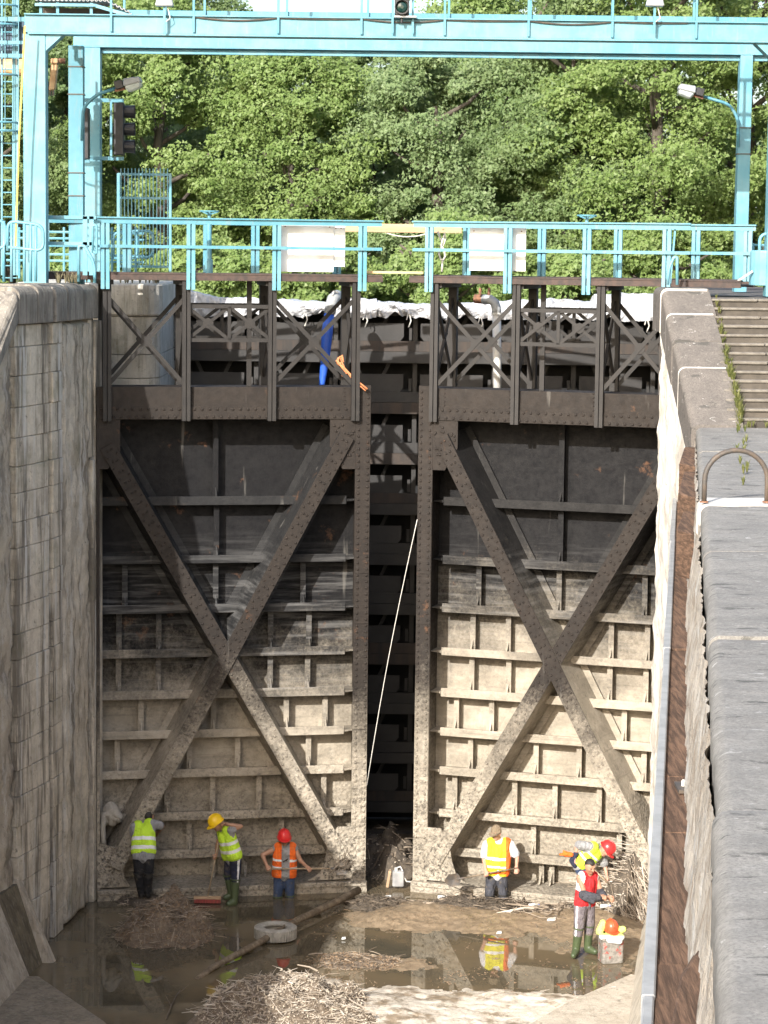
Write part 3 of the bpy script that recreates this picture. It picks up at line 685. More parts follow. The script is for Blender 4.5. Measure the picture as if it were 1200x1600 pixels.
# crumpled white sheeting over its top
TP = thing('tarpaulin', 'crumpled white tarpaulin draped along the top of the steel bulkhead', 'tarpaulin', (0, 49.5, 10.9))
def tarp(x0, x1, seed, hb, nx=220):
    def fn(u, v):
        x = x0+(x1-x0)*u; a = v*3.6
        e = fbm(x*1.3+seed, v*2.2, seed, 5); f = (abs(fbm(x*3.2+seed+v*1.5, v*1.6, 2+seed, 3))-.25)*1.5
        hgt = hb*(.75+.7*fbm(x*.9+seed, seed*3.3, 0, 4))
        if x < -3.2: hgt += .28*sm(x, -3.2, -4.8)
        if x > 4.2: hgt += .15
        # section: hangs in front, over the top, down the back
        tie = abs(((x+.55) % 1.45)-.72)
        pin = math.exp(-(tie/.12)**2)
        if v < .4: z = -.19+(v/.4)*(.19+hgt)+.05*pin*(1-v/.4)-.10*(1-pin)*.5*(1-v/.4); y = -.2-.05*math.sin(v*8)+.07*f-.04*pin
        else: z = hgt*(1-((v-.4)/.6)*.5); y = -.17+(v-.4)/.6*1.2
        return (x, y+.05*e+.06*f*(v < .4), z+.035*f+.03*e)
    return MB().grid(fn, nx, 16)
tarp(-4.75, -.2, 1.3, .17).build('sheet', M['tarp'], TP, fix=False)
tarp(-.75, 2.3, 4.1, .11, 180).build('sheet', M['tarp'], TP, fix=False)
tarp(2.05, 6.0, 7.7, .19, 220).build('sheet', M['tarp'], TP, fix=False)
for px_, py_ in ((572, 492), (640, 492), (752, 497), (1012, 500), (478, 490)):
    p = onY(px_, py_, 49.2); m_ = MB(); m_.tube([(p.x, p.y-49.5, p.z-10.9), (p.x+.03, p.y-49.53, p.z-11.02), (p.x-.02, p.y-49.52, p.z-11.15)], .014, 6)
    m_.tube([(p.x-.03, p.y-49.5, p.z-10.88), (p.x-.06, p.y-49.53, p.z-11.0)], .011, 6); m_.build('tie_cord', M['rope'], TP)
# ================================================================ turquoise portal gantry
GA = thing('gantry', 'tall turquoise steel portal gantry spanning the lock above the gate', 'gantry', (0, 45, 11.3))
def gp(name, mat, boxes, bevel=.006, parent=GA):
    m_ = MB()
    for b in boxes: m_.box(b[0], b[1], b[2]-45, b[3]-45, b[4]-11.3, b[5]-11.3)
    return m_.build(name, mat, parent, bevel=bevel)
YF, YR = 43.0, 47.6
gp('front_beam', M['blue'], [(-6.36, 7.1, YF, YF+.05, 15.735, 16.03), (-6.36, 7.1, YF-.06, YF+.35, 16.031, 16.055), (-6.3, 7.1, YF-.05, YF+.35, 15.70, 15.734)])
gp('walkway_upstand', M['blue2'], [(-4.9, 7.1, YF+1.2, YF+1.24, 16.03, 16.25), (-6.2, 7.1, YF+.36, YF+1.19, 16.0, 16.02)])
gp('rear_beam', M['blue'], [(-6.1, 7.3, YR, YR+.05, 15.88, 16.25), (-6.1, 7.3, YR-.1, YR+.25, 15.845, 15.879), (-6.1, 7.3, YR+.02, YR+.08, 15.74, 15.844)])
gp('front_leg', M['blue'], [(-6.39, -6.0, YF+.01, YF+.36, 11.3, 15.70)])
gp('front_leg', M['blue'], [(6.68, 7.06, YF+.01, YF+.36, 11.3, 15.70)])
for sx, s in ((-5.995, 1), (6.675, -1)):
    m_ = MB(); m_.prism([V((sx, YF+.02-45, 15.695-11.3)), V((sx+s*.3, YF+.02-45, 15.695-11.3)), V((sx, YF+.02-45, 15.42-11.3))], (0, .33, 0)); m_.build('knee_brace', M['blue'], GA)
gp('rear_leg', M['blue'], [(-5.88, -5.57, YR-.1, YR+.2, 11.3, 15.84)])
gp('rear_leg', M['blue'], [(6.76, 7.0, YR-.1, YR+.2, 11.3, 15.84)])
xm = onY(107, 250, 45.2).x
ml = gp('middle_leg', M['blue2'], [(xm, xm+.27, 45.2, 45.45, 11.3, 15.69)])
for zz in (12.95+.0, 13.37, 14.8, 15.3): gp('clamp_band', M['darkmetal'], [(xm-.015, xm+.285, 45.185, 45.465, zz, zz+.02)], 0, ml)
for yy in (12.85, 13.35):
    gp('clamp_band', M['darkmetal'], [(6.745, 7.015, YR-.115, YR+.215, yy+1.1, yy+1.12)], 0)
xs_ = [onY(px_, 25, YF).x for px_ in (174, 240, 303, 435, 565, 695, 826, 957, 1088)]
for x in xs_:
    if abs(x-xs_[1]) > .1: gp('walkway_post', M['blue2'], [(x-.02, x+.02, YF-.055, YF-.015, 15.76, 17.15)], .002)
    gp('walkway_post', M['blue2'], [(x+.08, x+.12, YF+1.15, YF+1.19, 16.03, 17.15)], .002)
gp('walkway_rail', M['blue2'], [(-4.9, 7.1, YF-.06, YF-.01, 17.15, 17.2), (-4.9, 7.1, YF-.055, YF-.02, 16.62, 16.655)], .002)
gp('walkway_rail', M['blue2'], [(-4.9, 7.1, YF+1.15, YF+1.2, 17.15, 17.2)], .002)
# cable hung in swags along the front beam
pts = []
for i in range(len(xs_)-1):
    if i < 2: continue
    for k in range(10):
        t = k/10; x = xs_[i]+(xs_[i+1]-xs_[i])*t; pts.append((x, YF-.03-45, 16.0-.22*t*(1-t)*(1 if i % 2 == 0 else .25)-11.3+.03))
m_ = MB(); m_.tube(pts, .014, 6); tag(m_.build('cable', M['darkmetal']), 'thin dark cable hung in swags along the turquoise front beam', 'cable').location = (0, 45, 11.3)
# shed with corrugated roof on the left end
SH = thing('gantry_shed', 'small open shed with corrugated roof on the left gantry end', 'shed', (-5.6, 44.3, 16.06))
def sp(name, mat, boxes, **k):
    m_ = MB()
    for b in boxes: m_.box(*b)
    return m_.build(name, mat, SH, **k)
m_ = MB()
def cf(u, v): return (-.75+1.75*u, -.3+1.0*v, .28+.018*math.sin(u*1.75*2*math.pi/.076)-.0*v+(.06 if u < .75 else .06-(u-.75)*.9))
m_.grid(cf, 184, 2); sp_ = m_.build('roof', M['roof'], SH, fix=False); md = sp_.modifiers.new('t', 'SOLIDIFY'); md.thickness = .015
for x in (-.65, -.35, .25): sp('roof_post', M['blue2'], [(x, x+.05, -.25, -.2, -.03, .29)])
sp('back_wall', M['darkmetal'], [(-.7, .8, .6, .64, -.03, .27)]); sp('roof_edge', M['blue'], [(-.72, .35, -.32, -.29, .22, .27)])
m_ = MB(); m_.prism([V((.35, -.3, .27)), V((.35, -.3, .21)), V((1.0, -.3, .03)), V((1.0, -.3, .09))], (0, .03, 0)); m_.build('roof_edge', M['blue'], SH)
# caged ladder, left edge
LA = thing('caged_ladder', 'turquoise caged ladder climbing the left end of the gantry', 'ladder', (-6.6, 42, 11.3))
def lad(px, py, Y=44.4): p = onY(px, py, Y); return V((p.x+6.6, p.y-42, p.z-11.3))
for px_ in (3, 27):
    m_ = MB(); m_.bar(lad(px_, 430), lad(px_, -40), .05, .03); m_.build('rail', M['blue'], LA)
m_ = MB(); m_.bar(lad(22, 430), lad(22, -40), .06, .06); m_.build('stile', M['blue2'], LA)
for k in range(22):
    z = .15+k*.22; a = lad(3, 430); b = lad(27, 430)
    m_ = MB(); m_.tube([(a.x, a.y, z), (b.x, b.y, z)], .012, 6); m_.build('rung', M['blue'], LA)
for py_ in (118, 192, 205, 40, 10):
    m_ = MB(); c_ = lad(8, py_); m_.tube([c_+V((.33*math.cos(R(a))-.1, -.1-.3*math.sin(R(a)), 0)) for a in range(-10, 195, 12)], .02, 6); m_.build('hoop', M['blue'], LA)
for px_, t in ((-2, 0), (12, 1), (33, 2)):
    m_ = MB(); m_.bar(lad(px_, 205)+V((0, -.3, 0)), lad(px_, -40)+V((0, -.3, 0)), .02, .012); m_.build('cage_strip', M['blue2'], LA)
PL = thing('ladder_platform', 'blue steel landing frame beside the ladder cage, top left', 'platform', (-6.7, 44.2, 15.6))
for (a, b, c_, d_) in ((-.6, .32, .42, .5), (-.6, .32, .02, .08), (-.6, .3, -.22, -.15)):
    m_ = MB(); m_.box(a, b, -.03, .03, c_, d_); m_.build('beam', M['blue2'], PL)
m_ = MB(); m_.box(-.6, .3, .3, .34, -.2, .44); m_.build('panel', simple('navy_panel', (.03, .075, .12), (.02, .05, .09), 3, .5, 0), PL)
# tan hoist machine behind the left leg
HO = thing('hoist', 'tan painted hoist beam with a hanging clasp behind the left gantry leg', 'hoist', tuple(onY(45, 110, 46)))
m_ = MB(); m_.lathe([(.16, -.6), (.16, .28)], (0, 0, .05), 14, (1, 0, 0)); m_.build('drum', M['tan'], HO, smooth=False)
m_ = MB(); m_.box(.42, .56, -.12, .12, .12, .22); m_.prism([V((.42, -.08, .12)), V((.55, -.08, .12)), V((.5, -.08, -.35)), V((.38, -.08, -.38))], (0, .16, 0)); m_.build('clasp', M['tan'], HO, bevel=.02)
m_ = MB(); m_.lathe([(.05, -.06), (.05, .06)], (.62, 0, .18), 10, (1, 0, 0)); m_.build('pin', M['rust'], HO)
for k in range(3):
    m_ = MB(); m_.box(.34+k*.05, .37+k*.05, -.05, .05, -.46, -.2); m_.build('chain_link', M['darkmetal'], HO)
a = onY(39, 40, 42.6); b = onY(24, 390, 42.6)
m_ = MB(); m_.tube([a, a.lerp(b, .5)+V((-.02, 0, -.05)), b], .018, 6); tag(m_.build('hanging_rope', M['yrope']), 'yellow rope hanging down beside the left gantry leg', 'rope')
# tube guard rails on the left wall
def tube_rail(name, label, pts, r=.028, posts=(), grp='tube guard rails on the lock walls'):
    t = thing(name, label, 'guard rail', tuple(pts[0]), 0, grp); o = V(pts[0])
    m_ = MB(); m_.tube([V(p)-o for p in pts], r, 8); m_.build('rail', M['blue'], t, smooth=True)
    for p, q_ in posts:
        m_ = MB(); m_.tube([V(p)-o, V(q_)-o], r*.9, 8); m_.build('post', M['blue'], t, smooth=True)
    return t
def arc(P, n=5):  # rounds the corners of a polyline
    o = [V(P[0])]
    for i in range(1, len(P)-1):
        a, b, c_ = V(P[i-1]), V(P[i]), V(P[i+1]); ra = min(.14, (a-b).length*.45, (c_-b).length*.45)
        s_, e_ = b+(a-b).normalized()*ra, b+(c_-b).normalized()*ra
        for k in range(n+1): t = k/n; o.append(s_*(1-t)**2+b*2*t*(1-t)+e_*t*t)
    o.append(V(P[-1])); return o
Y_ = 40.9
pp = lambda a, b, Y=Y_: onY(a, b, Y)
tube_rail('guard_rail', 'looped turquoise tube rail in front of the left gantry leg', arc([pp(12, 392), pp(12, 345), pp(67, 352), pp(68, 392), pp(12, 386)]), posts=((pp(18, 348), pp(18, 440)), (pp(38, 349), pp(38, 440)), (pp(48, 349), pp(48, 440)), (pp(56, 350), pp(56, 440))))
tube_rail('guard_rail', 'turquoise tube rail cut off by the left picture edge', arc([pp(-30, 342), pp(8, 345), pp(9, 388), pp(-30, 388)]), posts=((pp(-2, 342), pp(-2, 440)), (pp(6, 345), pp(6, 440))))
tube_rail('grab_rail', 'bent turquoise grab rail at the left end of the walkway', arc([onY(123, 440, 42.6), onY(123, 384, 42.6), onY(132, 384, 42.6), onY(148, 412, 42.6), onY(148, 442, 42.6)]))
tube_rail('grab_rail', 'bent turquoise grab rail at the right end of the walkway', arc([onY(1043, 445, 42.6), onY(1045, 420, 42.6), onY(1053, 402, 42.6), onY(1058, 402, 42.6), onY(1058, 445, 42.6)]))
t = thing('rear_guard_rail', 'three-bar turquoise rail behind the left gantry legs', 'guard rail', tuple(onY(70, 400, 48.5)), 0, 'tube guard rails on the lock walls')
o = onY(70, 400, 48.5)
for py_ in (362, 372, 397, 407):
    m_ = MB(); m_.tube([onY(10, py_-.5, 48.5)-o, onY(140, py_+1, 48.5)-o], .025, 6); m_.build('bar', M['blue'], t)
    m_ = MB(); m_.tube([onY(172, py_+2, 48.5)-o, onY(225, py_+3, 48.5)-o], .025, 6); m_.build('bar', M['blue'], t)
for px_ in (30, 100, 175, 212): m_ = MB(); m_.tube([onY(px_, 355, 48.5)-o, onY(px_, 435, 48.5)-o], .025, 6); m_.build('post', M['blue'], t)
# walkway tie between the left wall and the leaf's railing
t = thing('link_rail', 'flat turquoise rail linking the left gantry leg and the walkway', 'guard rail', tuple(onY(70, 339, 43.6)))
o = onY(70, 339, 43.6)
for py_ in (339, 380): m_ = MB(); m_.bar(onY(68, py_, 43.6)-o, onY(150, py_+1, 43.6)-o, .03, .06); m_.build('bar', M['blue'], t)
for px_ in (133, 143): m_ = MB(); m_.bar(onY(px_, 338, 43.6)-o, onY(px_, 430, 43.6)-o, .08, .03, (0, 1, 0)); m_.build('post', M['blue'], t)
t = thing('loop_rail', 'narrow upright turquoise tube loop on the left railing end', 'tube loop', tuple(onY(144, 352, 43.2))); o = onY(144, 352, 43.2)
m_ = MB(); m_.tube([p-o for p in arc([onY(145, 395, 43.2), onY(145, 352, 43.2), onY(151, 352, 43.2), onY(151, 398, 43.2), onY(145, 392, 43.2)])], .022, 6); m_.build('loop', M['blue'], t, smooth=True)
# spiked grille gate panel
GP = thing('grille_panel', 'spiked turquoise grille panel standing behind the left walkway', 'grille', tuple(onY(225, 420, 47.2))); o = onY(225, 420, 47.2)
for px_ in (185, 266): m_ = MB(); m_.bar(onY(px_, 425, 47.2)-o, onY(px_, 271, 47.2)-o, .055, .05); m_.build('frame_post', M['blue'], GP)
for py_ in (272, 309, 345, 416): m_ = MB(); m_.bar(onY(184, py_, 47.2)-o, onY(267, py_+1, 47.2)-o, .03, .045); m_.build('cross_bar', M['blue'], GP)
for k in range(14):
    px_ = 189+k*5.6; m_ = MB(); m_.bar(onY(px_, 417, 47.17)-o, onY(px_, 263, 47.17)-o, .018, .018); m_.build('bar', M['blue'], GP)
t = thing('tube_frame', 'low turquoise tube frame behind the grille panel', 'frame', tuple(onY(190, 400, 48))); o = onY(190, 400, 48)
for (x0_, y0_, x1_, y1_) in ((177, 363, 214, 404), (200, 361, 239, 402)):
    m_ = MB(); m_.tube([p-o for p in arc([onY(x0_, y1_, 48), onY(x0_, y0_, 48), onY(x1_, y0_, 48), onY(x1_, y1_, 48), onY(x0_, y1_-.5, 48)])], .028, 6); m_.build('loop', M['blue'], t, smooth=True)
# right-hand small things
t = thing('blue_cabinet', 'rounded turquoise drum cabinet at the right picture edge', 'cabinet', tuple(onY(1190, 446, 43.4))); o = onY(1190, 446, 43.4)
w = onY(1174, 446, 43.4).x-o.x
m_ = MB(); m_.lathe([(-w*1.9, 0), (-w*1.9, .58), (-w*1.85, .62)], (.12, 0, 0), 20); m_.build('drum', M['blue'], t, smooth=False, bevel=.01)
m_ = MB(); m_.tube([p-o for p in arc([onY(1187, 400, 43.2), onY(1187, 366, 43.2), onY(1215, 364, 43.2)])], .03, 8); m_.build('pipe', M['blue'], t, smooth=True)
t = thing('rear_guard_rail', 'short turquoise rail behind the right gantry leg', 'guard rail', tuple(onY(1172, 400, 48.5)), 0, 'tube guard rails on the lock walls'); o = onY(1172, 400, 48.5)
for py_ in (383, 420): m_ = MB(); m_.tube([onY(1168, py_, 48.5)-o, onY(1215, py_, 48.5)-o], .025, 6); m_.build('bar', M['blue'], t)
m_ = MB(); m_.tube([onY(1177, 380, 48.5)-o, onY(1177, 445, 48.5)-o], .025, 6); m_.build('post', M['blue'], t)
a, b = onY(1150, 441, 43.2), onY(1176, 424, 43.2); m_ = MB(); m_.tube([a, b], .02, 6); tag(m_.build('stay_rod', M['rope']), 'thin pale stay rod leaning beside the turquoise drum cabinet', 'rod')
a, b = onY(1047, 443, 43.3), onY(1055, 356, 43.3); m_ = MB(); m_.bar(a, b, .05, .03); tag(m_.build('flat_bar', M['blue']), 'slanted turquoise flat bar at the right end of the walkway', 'bar')
# street-type lamps on bent arms
def arm_lamp(label, pts, head, s, Y):
    o = onY(*pts[0], Y); t = thing('floodlight', label, 'lamp', tuple(o), 0, 'lamps on bent arms')
    m_ = MB(); m_.tube(arc([onY(*p, Y)-o for p in pts], 6), .03, 8); m_.build('arm', M['blue2'], t, smooth=True)
    hx, hy = head; c_ = onY(hx, hy, Y-.15)-o
    rot = Matrix.Rotation(R(-14*s), 4, 'Y')
    def q_(mb): mb.v = [tuple(rot @ V((x*s, y, z))+c_) for x, y, z in mb.v]; return mb
    m_ = MB(); m_.hexa([V((-.12, -.16, 0)), V((.22, -.19, 0)), V((.22, .19, 0)), V((-.12, .16, 0))], [V((-.1, -.1, .14)), V((.2, -.13, .11)), V((.2, .13, .11)), V((-.1, .1, .14))]); q_(m_).build('housing', M['lampgrey'], t, bevel=.02)
    m_ = MB(); m_.hexa([V((-.06, -.1, -.13)), V((.18, -.13, -.1)), V((.18, .13, -.1)), V((-.06, .1, -.13))], [V((-.11, -.15, -.002)), V((.215, -.18, -.002)), V((.215, .18, -.002)), V((-.11, .15, -.002))]); q_(m_).build('glass_bowl', M['glass'], t, bevel=.03)
    m_ = MB(); m_.box(-.28, -.125, -.1, .1, -.02, .13); q_(m_).build('gear_box', M['black'], t, bevel=.01)
    m_ = MB(); m_.box(-.3, -.1, -.03, .03, -.06, -.01); q_(m_).build('bracket', M['rust'], t)
    return t
arm_lamp('grey floodlight on a bent arm above the left signal box', [(128, 220), (130, 168), (150, 148), (182, 138)], (204, 133), 1, 45.1)
arm_lamp('grey floodlight on a bent arm from the right gantry leg', [(1154, 230), (1153, 185), (1140, 163), (1100, 151)], (1076, 144), -1, 47.3)
# signals
def signal(label, p, depth, hood, n, h, w, face):
    t = thing('traffic_signal', label, 'traffic light', tuple(p), 0, 'lock signals')
    m_ = MB(); m_.box(-w/2, w/2, 0, depth, 0, h); m_.build('housing', M['black'], t, bevel=.015)
    for k in range(n):
        z = h*(k+.5)/n
        if face == 'x':
            m_ = MB(); m_.lathe([(.115, 0), (.12, .1), (.13, .2), (.125, .2), (.1, .02)], (w/2, depth/2, z), 14, (1, 0, 0)); m_.build('hood', M['black'], t)
        else:
            m_ = MB(); m_.lathe([(.13, 0), (.13, .09), (.115, .09), (.11, .01)], (0, 0, z), 18, (0, -1, 0)); m_.build('hood', M['black'], t)
            m_ = MB(); m_.lathe([(.105, 0), (.08, .03), (.03, .045)], (0, -.005, z), 16, (0, -1, 0)); m_.build('lens', M['lens'], t)
    return t
p = onY(185, 242, 47.0); t = signal('black three-light signal box seen from the side on the left leg', p, .32, 1, 3, .99, .20, 'x')
for zz in (-.1, 1.0): m_ = MB(); m_.box(-.68, .09, .1, .16, zz, zz+.07); m_.build('bracket', M['blue2'], t)
m_ = MB(); m_.box(-.155, -.115, -.05, .0, -.03, 1.0); m_.build('edge_strip', M['blue'], t); m_ = MB(); m_.box(-.17, -.156, 0, .3, 0, .98); m_.build('back_plate', M['black'], t)
p = onY(128, 248, 46.4); m_ = MB(); m_.box(-.05, .12, 0, .3, 0, .95); t = thing('signal_box', 'dark box half hidden behind the left gantry legs', 'signal box', tuple(p)); m_.build('housing', M['black'], t, bevel=.01)
m_ = MB(); m_.box(-.06, .14, .05, .1, -.07, -.01); m_.build('bracket', M['blue2'], t)
p = onY(628, 24, 42.8); t = signal('black signal with green lens at the middle of the top beam', p, .18, 1, 2, .56, .25, 'y')
for dx in (-.16, .19): m_ = MB(); m_.box(dx-.02, dx+.02, .1, .14, -.3, .7); m_.build('post', M['blue2'], t)
m_ = MB(); m_.box(-.13, .25, -.02, .16, -.035, -.005); m_.build('shelf', M['lampgrey'], t); m_ = MB(); m_.tube([(0, .05, -.03), (0, .05, -.12)], .025, 8); m_.build('gland', M['black'], t)
for px_, lab in ((257, 'small grey floodlight on the top beam, left of the signal'), (1023, 'small grey floodlight on the top beam, right of the signal')):
    p = onY(px_, 10, 42.85); t = thing('beam_lamp', lab, 'lamp', tuple(p), 0, 'small lamps on the top beam')
    m_ = MB(); m_.hexa([V((-.16, -.1, 0)), V((.16, -.1, 0)), V((.16, .1, 0)), V((-.16, .1, 0))], [V((-.12, -.07, .16)), V((.12, -.07, .16)), V((.12, .07, .16)), V((-.12, .07, .16))]); m_.build('housing', M['lampgrey'], t, bevel=.02)
    m_ = MB(); m_.box(-.02, .02, -.02, .02, -.45, 0); m_.build('post', M['blue2'], t); m_ = MB(); m_.tube([(.05, 0, 0), (.1, 0, -.2), (-.02, 0, -.3)], .01, 6); m_.build('wire', M['rope'], t)

# ================================================================ things on the walkway
def lw(side, a, y, z):      # leaf coordinates to the world
    Cn, A = (CL, AL) if side == 'L' else (CR, AR); s = -1 if side == 'L' else 1
    x = s*a; return V((Cn.x+x*math.cos(A)-y*math.sin(A), Cn.y+x*math.sin(A)+y*math.cos(A), z))
def board(label, side, a0, a1, z0, z1, y, name='white_board'):
    A = AL if side == 'L' else AR; s = -1 if side == 'L' else 1
    p = lw(side, (a0+a1)/2, y, z0); t = thing(name, label, 'board', tuple(p), A, 'white boards on the walkway')
    w = (a1-a0)/2; m_ = MB(); m_.box(-w, w, -.012, .012, 0, z1-z0); m_.build('panel', M['white'], t, bevel=.004)
    for x in (-w+.08, w-.08):
        m_ = MB(); m_.lathe([(.012, 0), (.012, .01)], (x, -.012, z1-z0-.06), 8, (0, -1, 0)); m_.build('screw', M['rust'], t)
    return t
board('largest white board on the left walkway railing', 'L', .72, 1.70, 11.62, 12.50, .05)
board('narrow white board half behind the large left board', 'L', .50, .76, 11.72, 12.48, .09)
board('white board on the right walkway railing', 'R', .92, 1.98, 11.68, 12.46, .05)
t = thing('barrier_plank', 'brown timber plank across the gap between the two railings', 'plank', tuple(lw('L', .42, 1.0, 12.36)), R(-1))
m_ = MB(); m_.box(0, 2.25, 0, .04, 0, .16); m_.build('plank', M['plank'], t, bevel=.006)
for x, z in ((.35, .08), (1.9, .07)): m_ = MB(); m_.lathe([(.012, 0), (.012, .008)], (x, 0, z), 8, (0, -1, 0)); m_.build('nail', M['rust'], t)
p = onY(583, 430, 44.9); t = thing('gangplank', 'pale yellow plank bridging the gap between the decks', 'plank', tuple(p))
for k in range(2): m_ = MB(); m_.box(-.15, .92, k*.27, k*.27+.25, .03, .075); m_.build('board', M['yplank'], t, bevel=.004)
# rope hung on the right railing
p = onY(692, 372, 45.0); t = thing('knotted_rope', 'white rope bundle knotted on the right walkway railing', 'rope', tuple(p)); s1 = 45/F
m_ = MB()
m_.tube([V((x*s1, .02*math.sin(k), -y*s1)) for k, (x, y) in enumerate(((-8, -10), (-3, 3), (1, 12), (4, 2), (3, -8), (-1, 5), (-3, 16), (-6, 24), (-3, 33), (1, 34), (4, 28), (2, 18), (-4, 10)))], .02, 6)
m_.tube([V((0, 0, -33*s1)), V((-.01, 0, -52*s1))], .02, 6); m_.build('coil', M['rope'], t, smooth=True)
a, b = onY(604, 364, 45.8), onY(670, 364, 45.6); m_ = MB(); m_.tube([a.lerp(b, k/8)+V((0, 0, -.28*(k/8)*(1-k/8))) for k in range(9)], .011, 6)
tag(m_.build('slack_cord', M['rope']), 'thin slack cord hanging under the timber barrier plank', 'cord')
# hand wheels
for side, a, lab in (('L', 2.95, 'turquoise valve hand wheel on a column, left leaf'), ('R', 2.98, 'turquoise valve hand wheel on a column, right leaf')):
    p = lw(side, a, .55, 11.56); t = thing('hand_wheel', lab, 'hand wheel', tuple(p), 0, 'valve hand wheels')
    m_ = MB(); m_.lathe([(.07, 0), (.07, .25), (.045, .27), (.045, .95), (.03, 1.0), (.03, 1.12)], (0, 0, 0), 12); m_.build('column', M['blue'], t)
    m_ = MB(); m_.tube([(.17*math.cos(R(k)), .17*math.sin(R(k)), 1.14) for k in range(0, 361, 20)], .016, 6, False); w_ = m_.build('rim', M['blue2'], t)
    for k in range(3): m_ = MB(); m_.bar((0, 0, 1.08), (.16*math.cos(R(k*120+20)), .16*math.sin(R(k*120+20)), 1.13), .025, .02); m_.build('spoke', M['blue2'], w_)
# ================================================================ pipes, hose and ropes over the bulkhead
o = onY(520, 470, 47.4); t = thing('blue_hose', 'flat blue hose dropping from a grey elbow behind the left lattice', 'hose', tuple(o))
sc = lambda x, y, Y=47.4: onY(x, y, Y)-o
m_ = MB(); m_.tube([sc(515, 488), sc(511, 520), sc(508, 560), sc(503, 600), sc(502, 615)], [.10, .115, .09, .06, .06], 10); m_.build('hose', M['hose'], t, smooth=True)
m_ = MB(); m_.tube([sc(527, 463)+V((0, .5, 0)), sc(525, 463)+V((0, .2, 0)), sc(520, 467), sc(517, 478), sc(515, 490)], .115, 12); m_.build('elbow', M['lampgrey'], t, smooth=True)
m_ = MB(); m_.tube([sc(519, 462)+V((0, -.1, .0)), sc(522, 455)+V((0, -.05, 0)), sc(528, 457)], .02, 6); m_.build('clamp', M['rope'], t)
o = onY(777, 480, 47.4); t = thing('drain_pipe', 'white vertical pipe with a grey elbow and rusty flange, right', 'pipe', tuple(o)); sc = lambda x, y, Y=47.4: onY(x, y, Y)-o
m_ = MB(); m_.tube([sc(776, 490), sc(777, 620)], .085, 14); m_.build('pipe', M['pipe'], t, smooth=True)
m_ = MB(); m_.tube([sc(756, 468)+V((0, .1, 0)), sc(766, 468), sc(773, 473), sc(775.5, 482), sc(776, 491)], .095, 12); m_.build('elbow', M['lampgrey'], t, smooth=True)
m_ = MB(); m_.tube([sc(743, 467)+V((0, .2, 0)), sc(761, 468)+V((0, .08, 0))], .09, 12); m_.build('flange', M['rust'], t)
for dx in (750, 764): m_ = MB(); m_.lathe([(.03, 0), (.03, .1), (.018, .14)], sc(dx, 461), 8); m_.build('bolt', M['rust'], t)
m_ = MB(); c_ = sc(776, 491); m_.lathe([(.1, -.02), (.1, .03)], c_, 14); m_.build('collar', M['rope'], t)
a, b, c_, d_ = onY(532, 560, 45.2), onY(538, 575, 45.0), onY(552, 590, 44.8), onY(574, 608, 44.7)
m_ = MB(); m_.tube([a, b, c_, d_], .018, 6); m_.tube([a+V((-.05, 0, -.14)), a+V((-.04, 0, .0)), a+V((.03, 0, .05)), a+V((.05, -.03, -.06)), a+V((-.02, -.04, -.1)), a+V((-.07, 0, -.04)), b+V((.06, 0, -.1)), b+V((-.05, 0, -.14))], .026, 6); m_.tube([b, c_+V((.0, 0, -.05)), d_+V((-.03, 0, -.03))], .014, 6)
tag(m_.build('orange_rope', M['oroope'], smooth=True), 'orange rope knotted on the left lattice end beside the blue hose', 'rope')
a, b = onY(652, 812, 44.75), onY(573, 1228, 44.75)
m_ = MB(); m_.tube([a.lerp(b, k/10)+V((-.18*math.sin(k/10*math.pi)*.25, .05, 0)) for k in range(11)], .008, 6)
tag(m_.build('hanging_cable', M['rope'], smooth=True), 'thin pale cable slanting across the dark gap between leaves', 'cable')
# ladder hoop on the quay
p = onZ(1100, 785, 9.28); q_ = onZ(1198, 785, 9.28); t = thing('ladder_hoop', 'rusty dark iron ladder hoop standing on the pale quay stone', 'hoop', tuple(p))
W = (q_-p).length; d = (q_-p).normalized(); h = .34
pts = [V((0, 0, 0)), V((0, 0, .22))]+[d*(W/2-W/2*math.cos(R(a)))+V((0, 0, .25+h*math.sin(R(a)))) for a in range(10, 171, 10)]+[d*W+V((0, 0, .22)), d*W]
m_ = MB(); m_.tube(pts, .03, 8); m_.build('hoop', M['darkmetal'], t, smooth=True)
for e in (V((0, 0, 0)), d*W): m_ = MB(); m_.lathe([(.05, 0), (.05, .015)], e, 10); m_.build('foot_plate', M['rust'], t)
# ================================================================ trees behind the lock
def leaf_mat(name, a, b, c):
    n = NT(name); g = n.noise(.5, 4, .6); ri = n.geo.outputs['Random Per Island']
    col = n.mix(n.ramp(g, .35, .65), a, b); col = n.mix(n.ramp(ri, .5, 1., 0, .75), col, c)
    n.n.remove(n.b) if False else None
    n.fin(col, .5, 0, .35)
    tr = n.n.new('ShaderNodeBsdfTranslucent'); n.put(tr.inputs[0], n.mix(.5, col, (.22, .32, .06)))
    mx = n.n.new('ShaderNodeMixShader'); mx.inputs[0].default_value = .45
    n.l.new(n.b.outputs[0], mx.inputs[1]); n.l.new(tr.outputs[0], mx.inputs[2]); n.l.new(mx.outputs[0], n.n['Material Output'].inputs[0])
    return n.m
LM = [leaf_mat('foliage_grey_green', (.17, .245, .105), (.205, .28, .13), (.26, .33, .17)),
      leaf_mat('foliage_mid_green', (.175, .262, .078), (.21, .295, .095), (.265, .34, .135)),
      leaf_mat('foliage_yellow_green', (.165, .245, .07), (.20, .28, .085), (.265, .335, .135)),
      leaf_mat('foliage_dark_green', (.14, .21, .085), (.17, .24, .095), (.21, .28, .12))]
BARK = simple('bark', (.10, .085, .07), (.06, .05, .04), 4, .9, .8, 20, (1, 1, .3))
rng = np.random.default_rng(5)
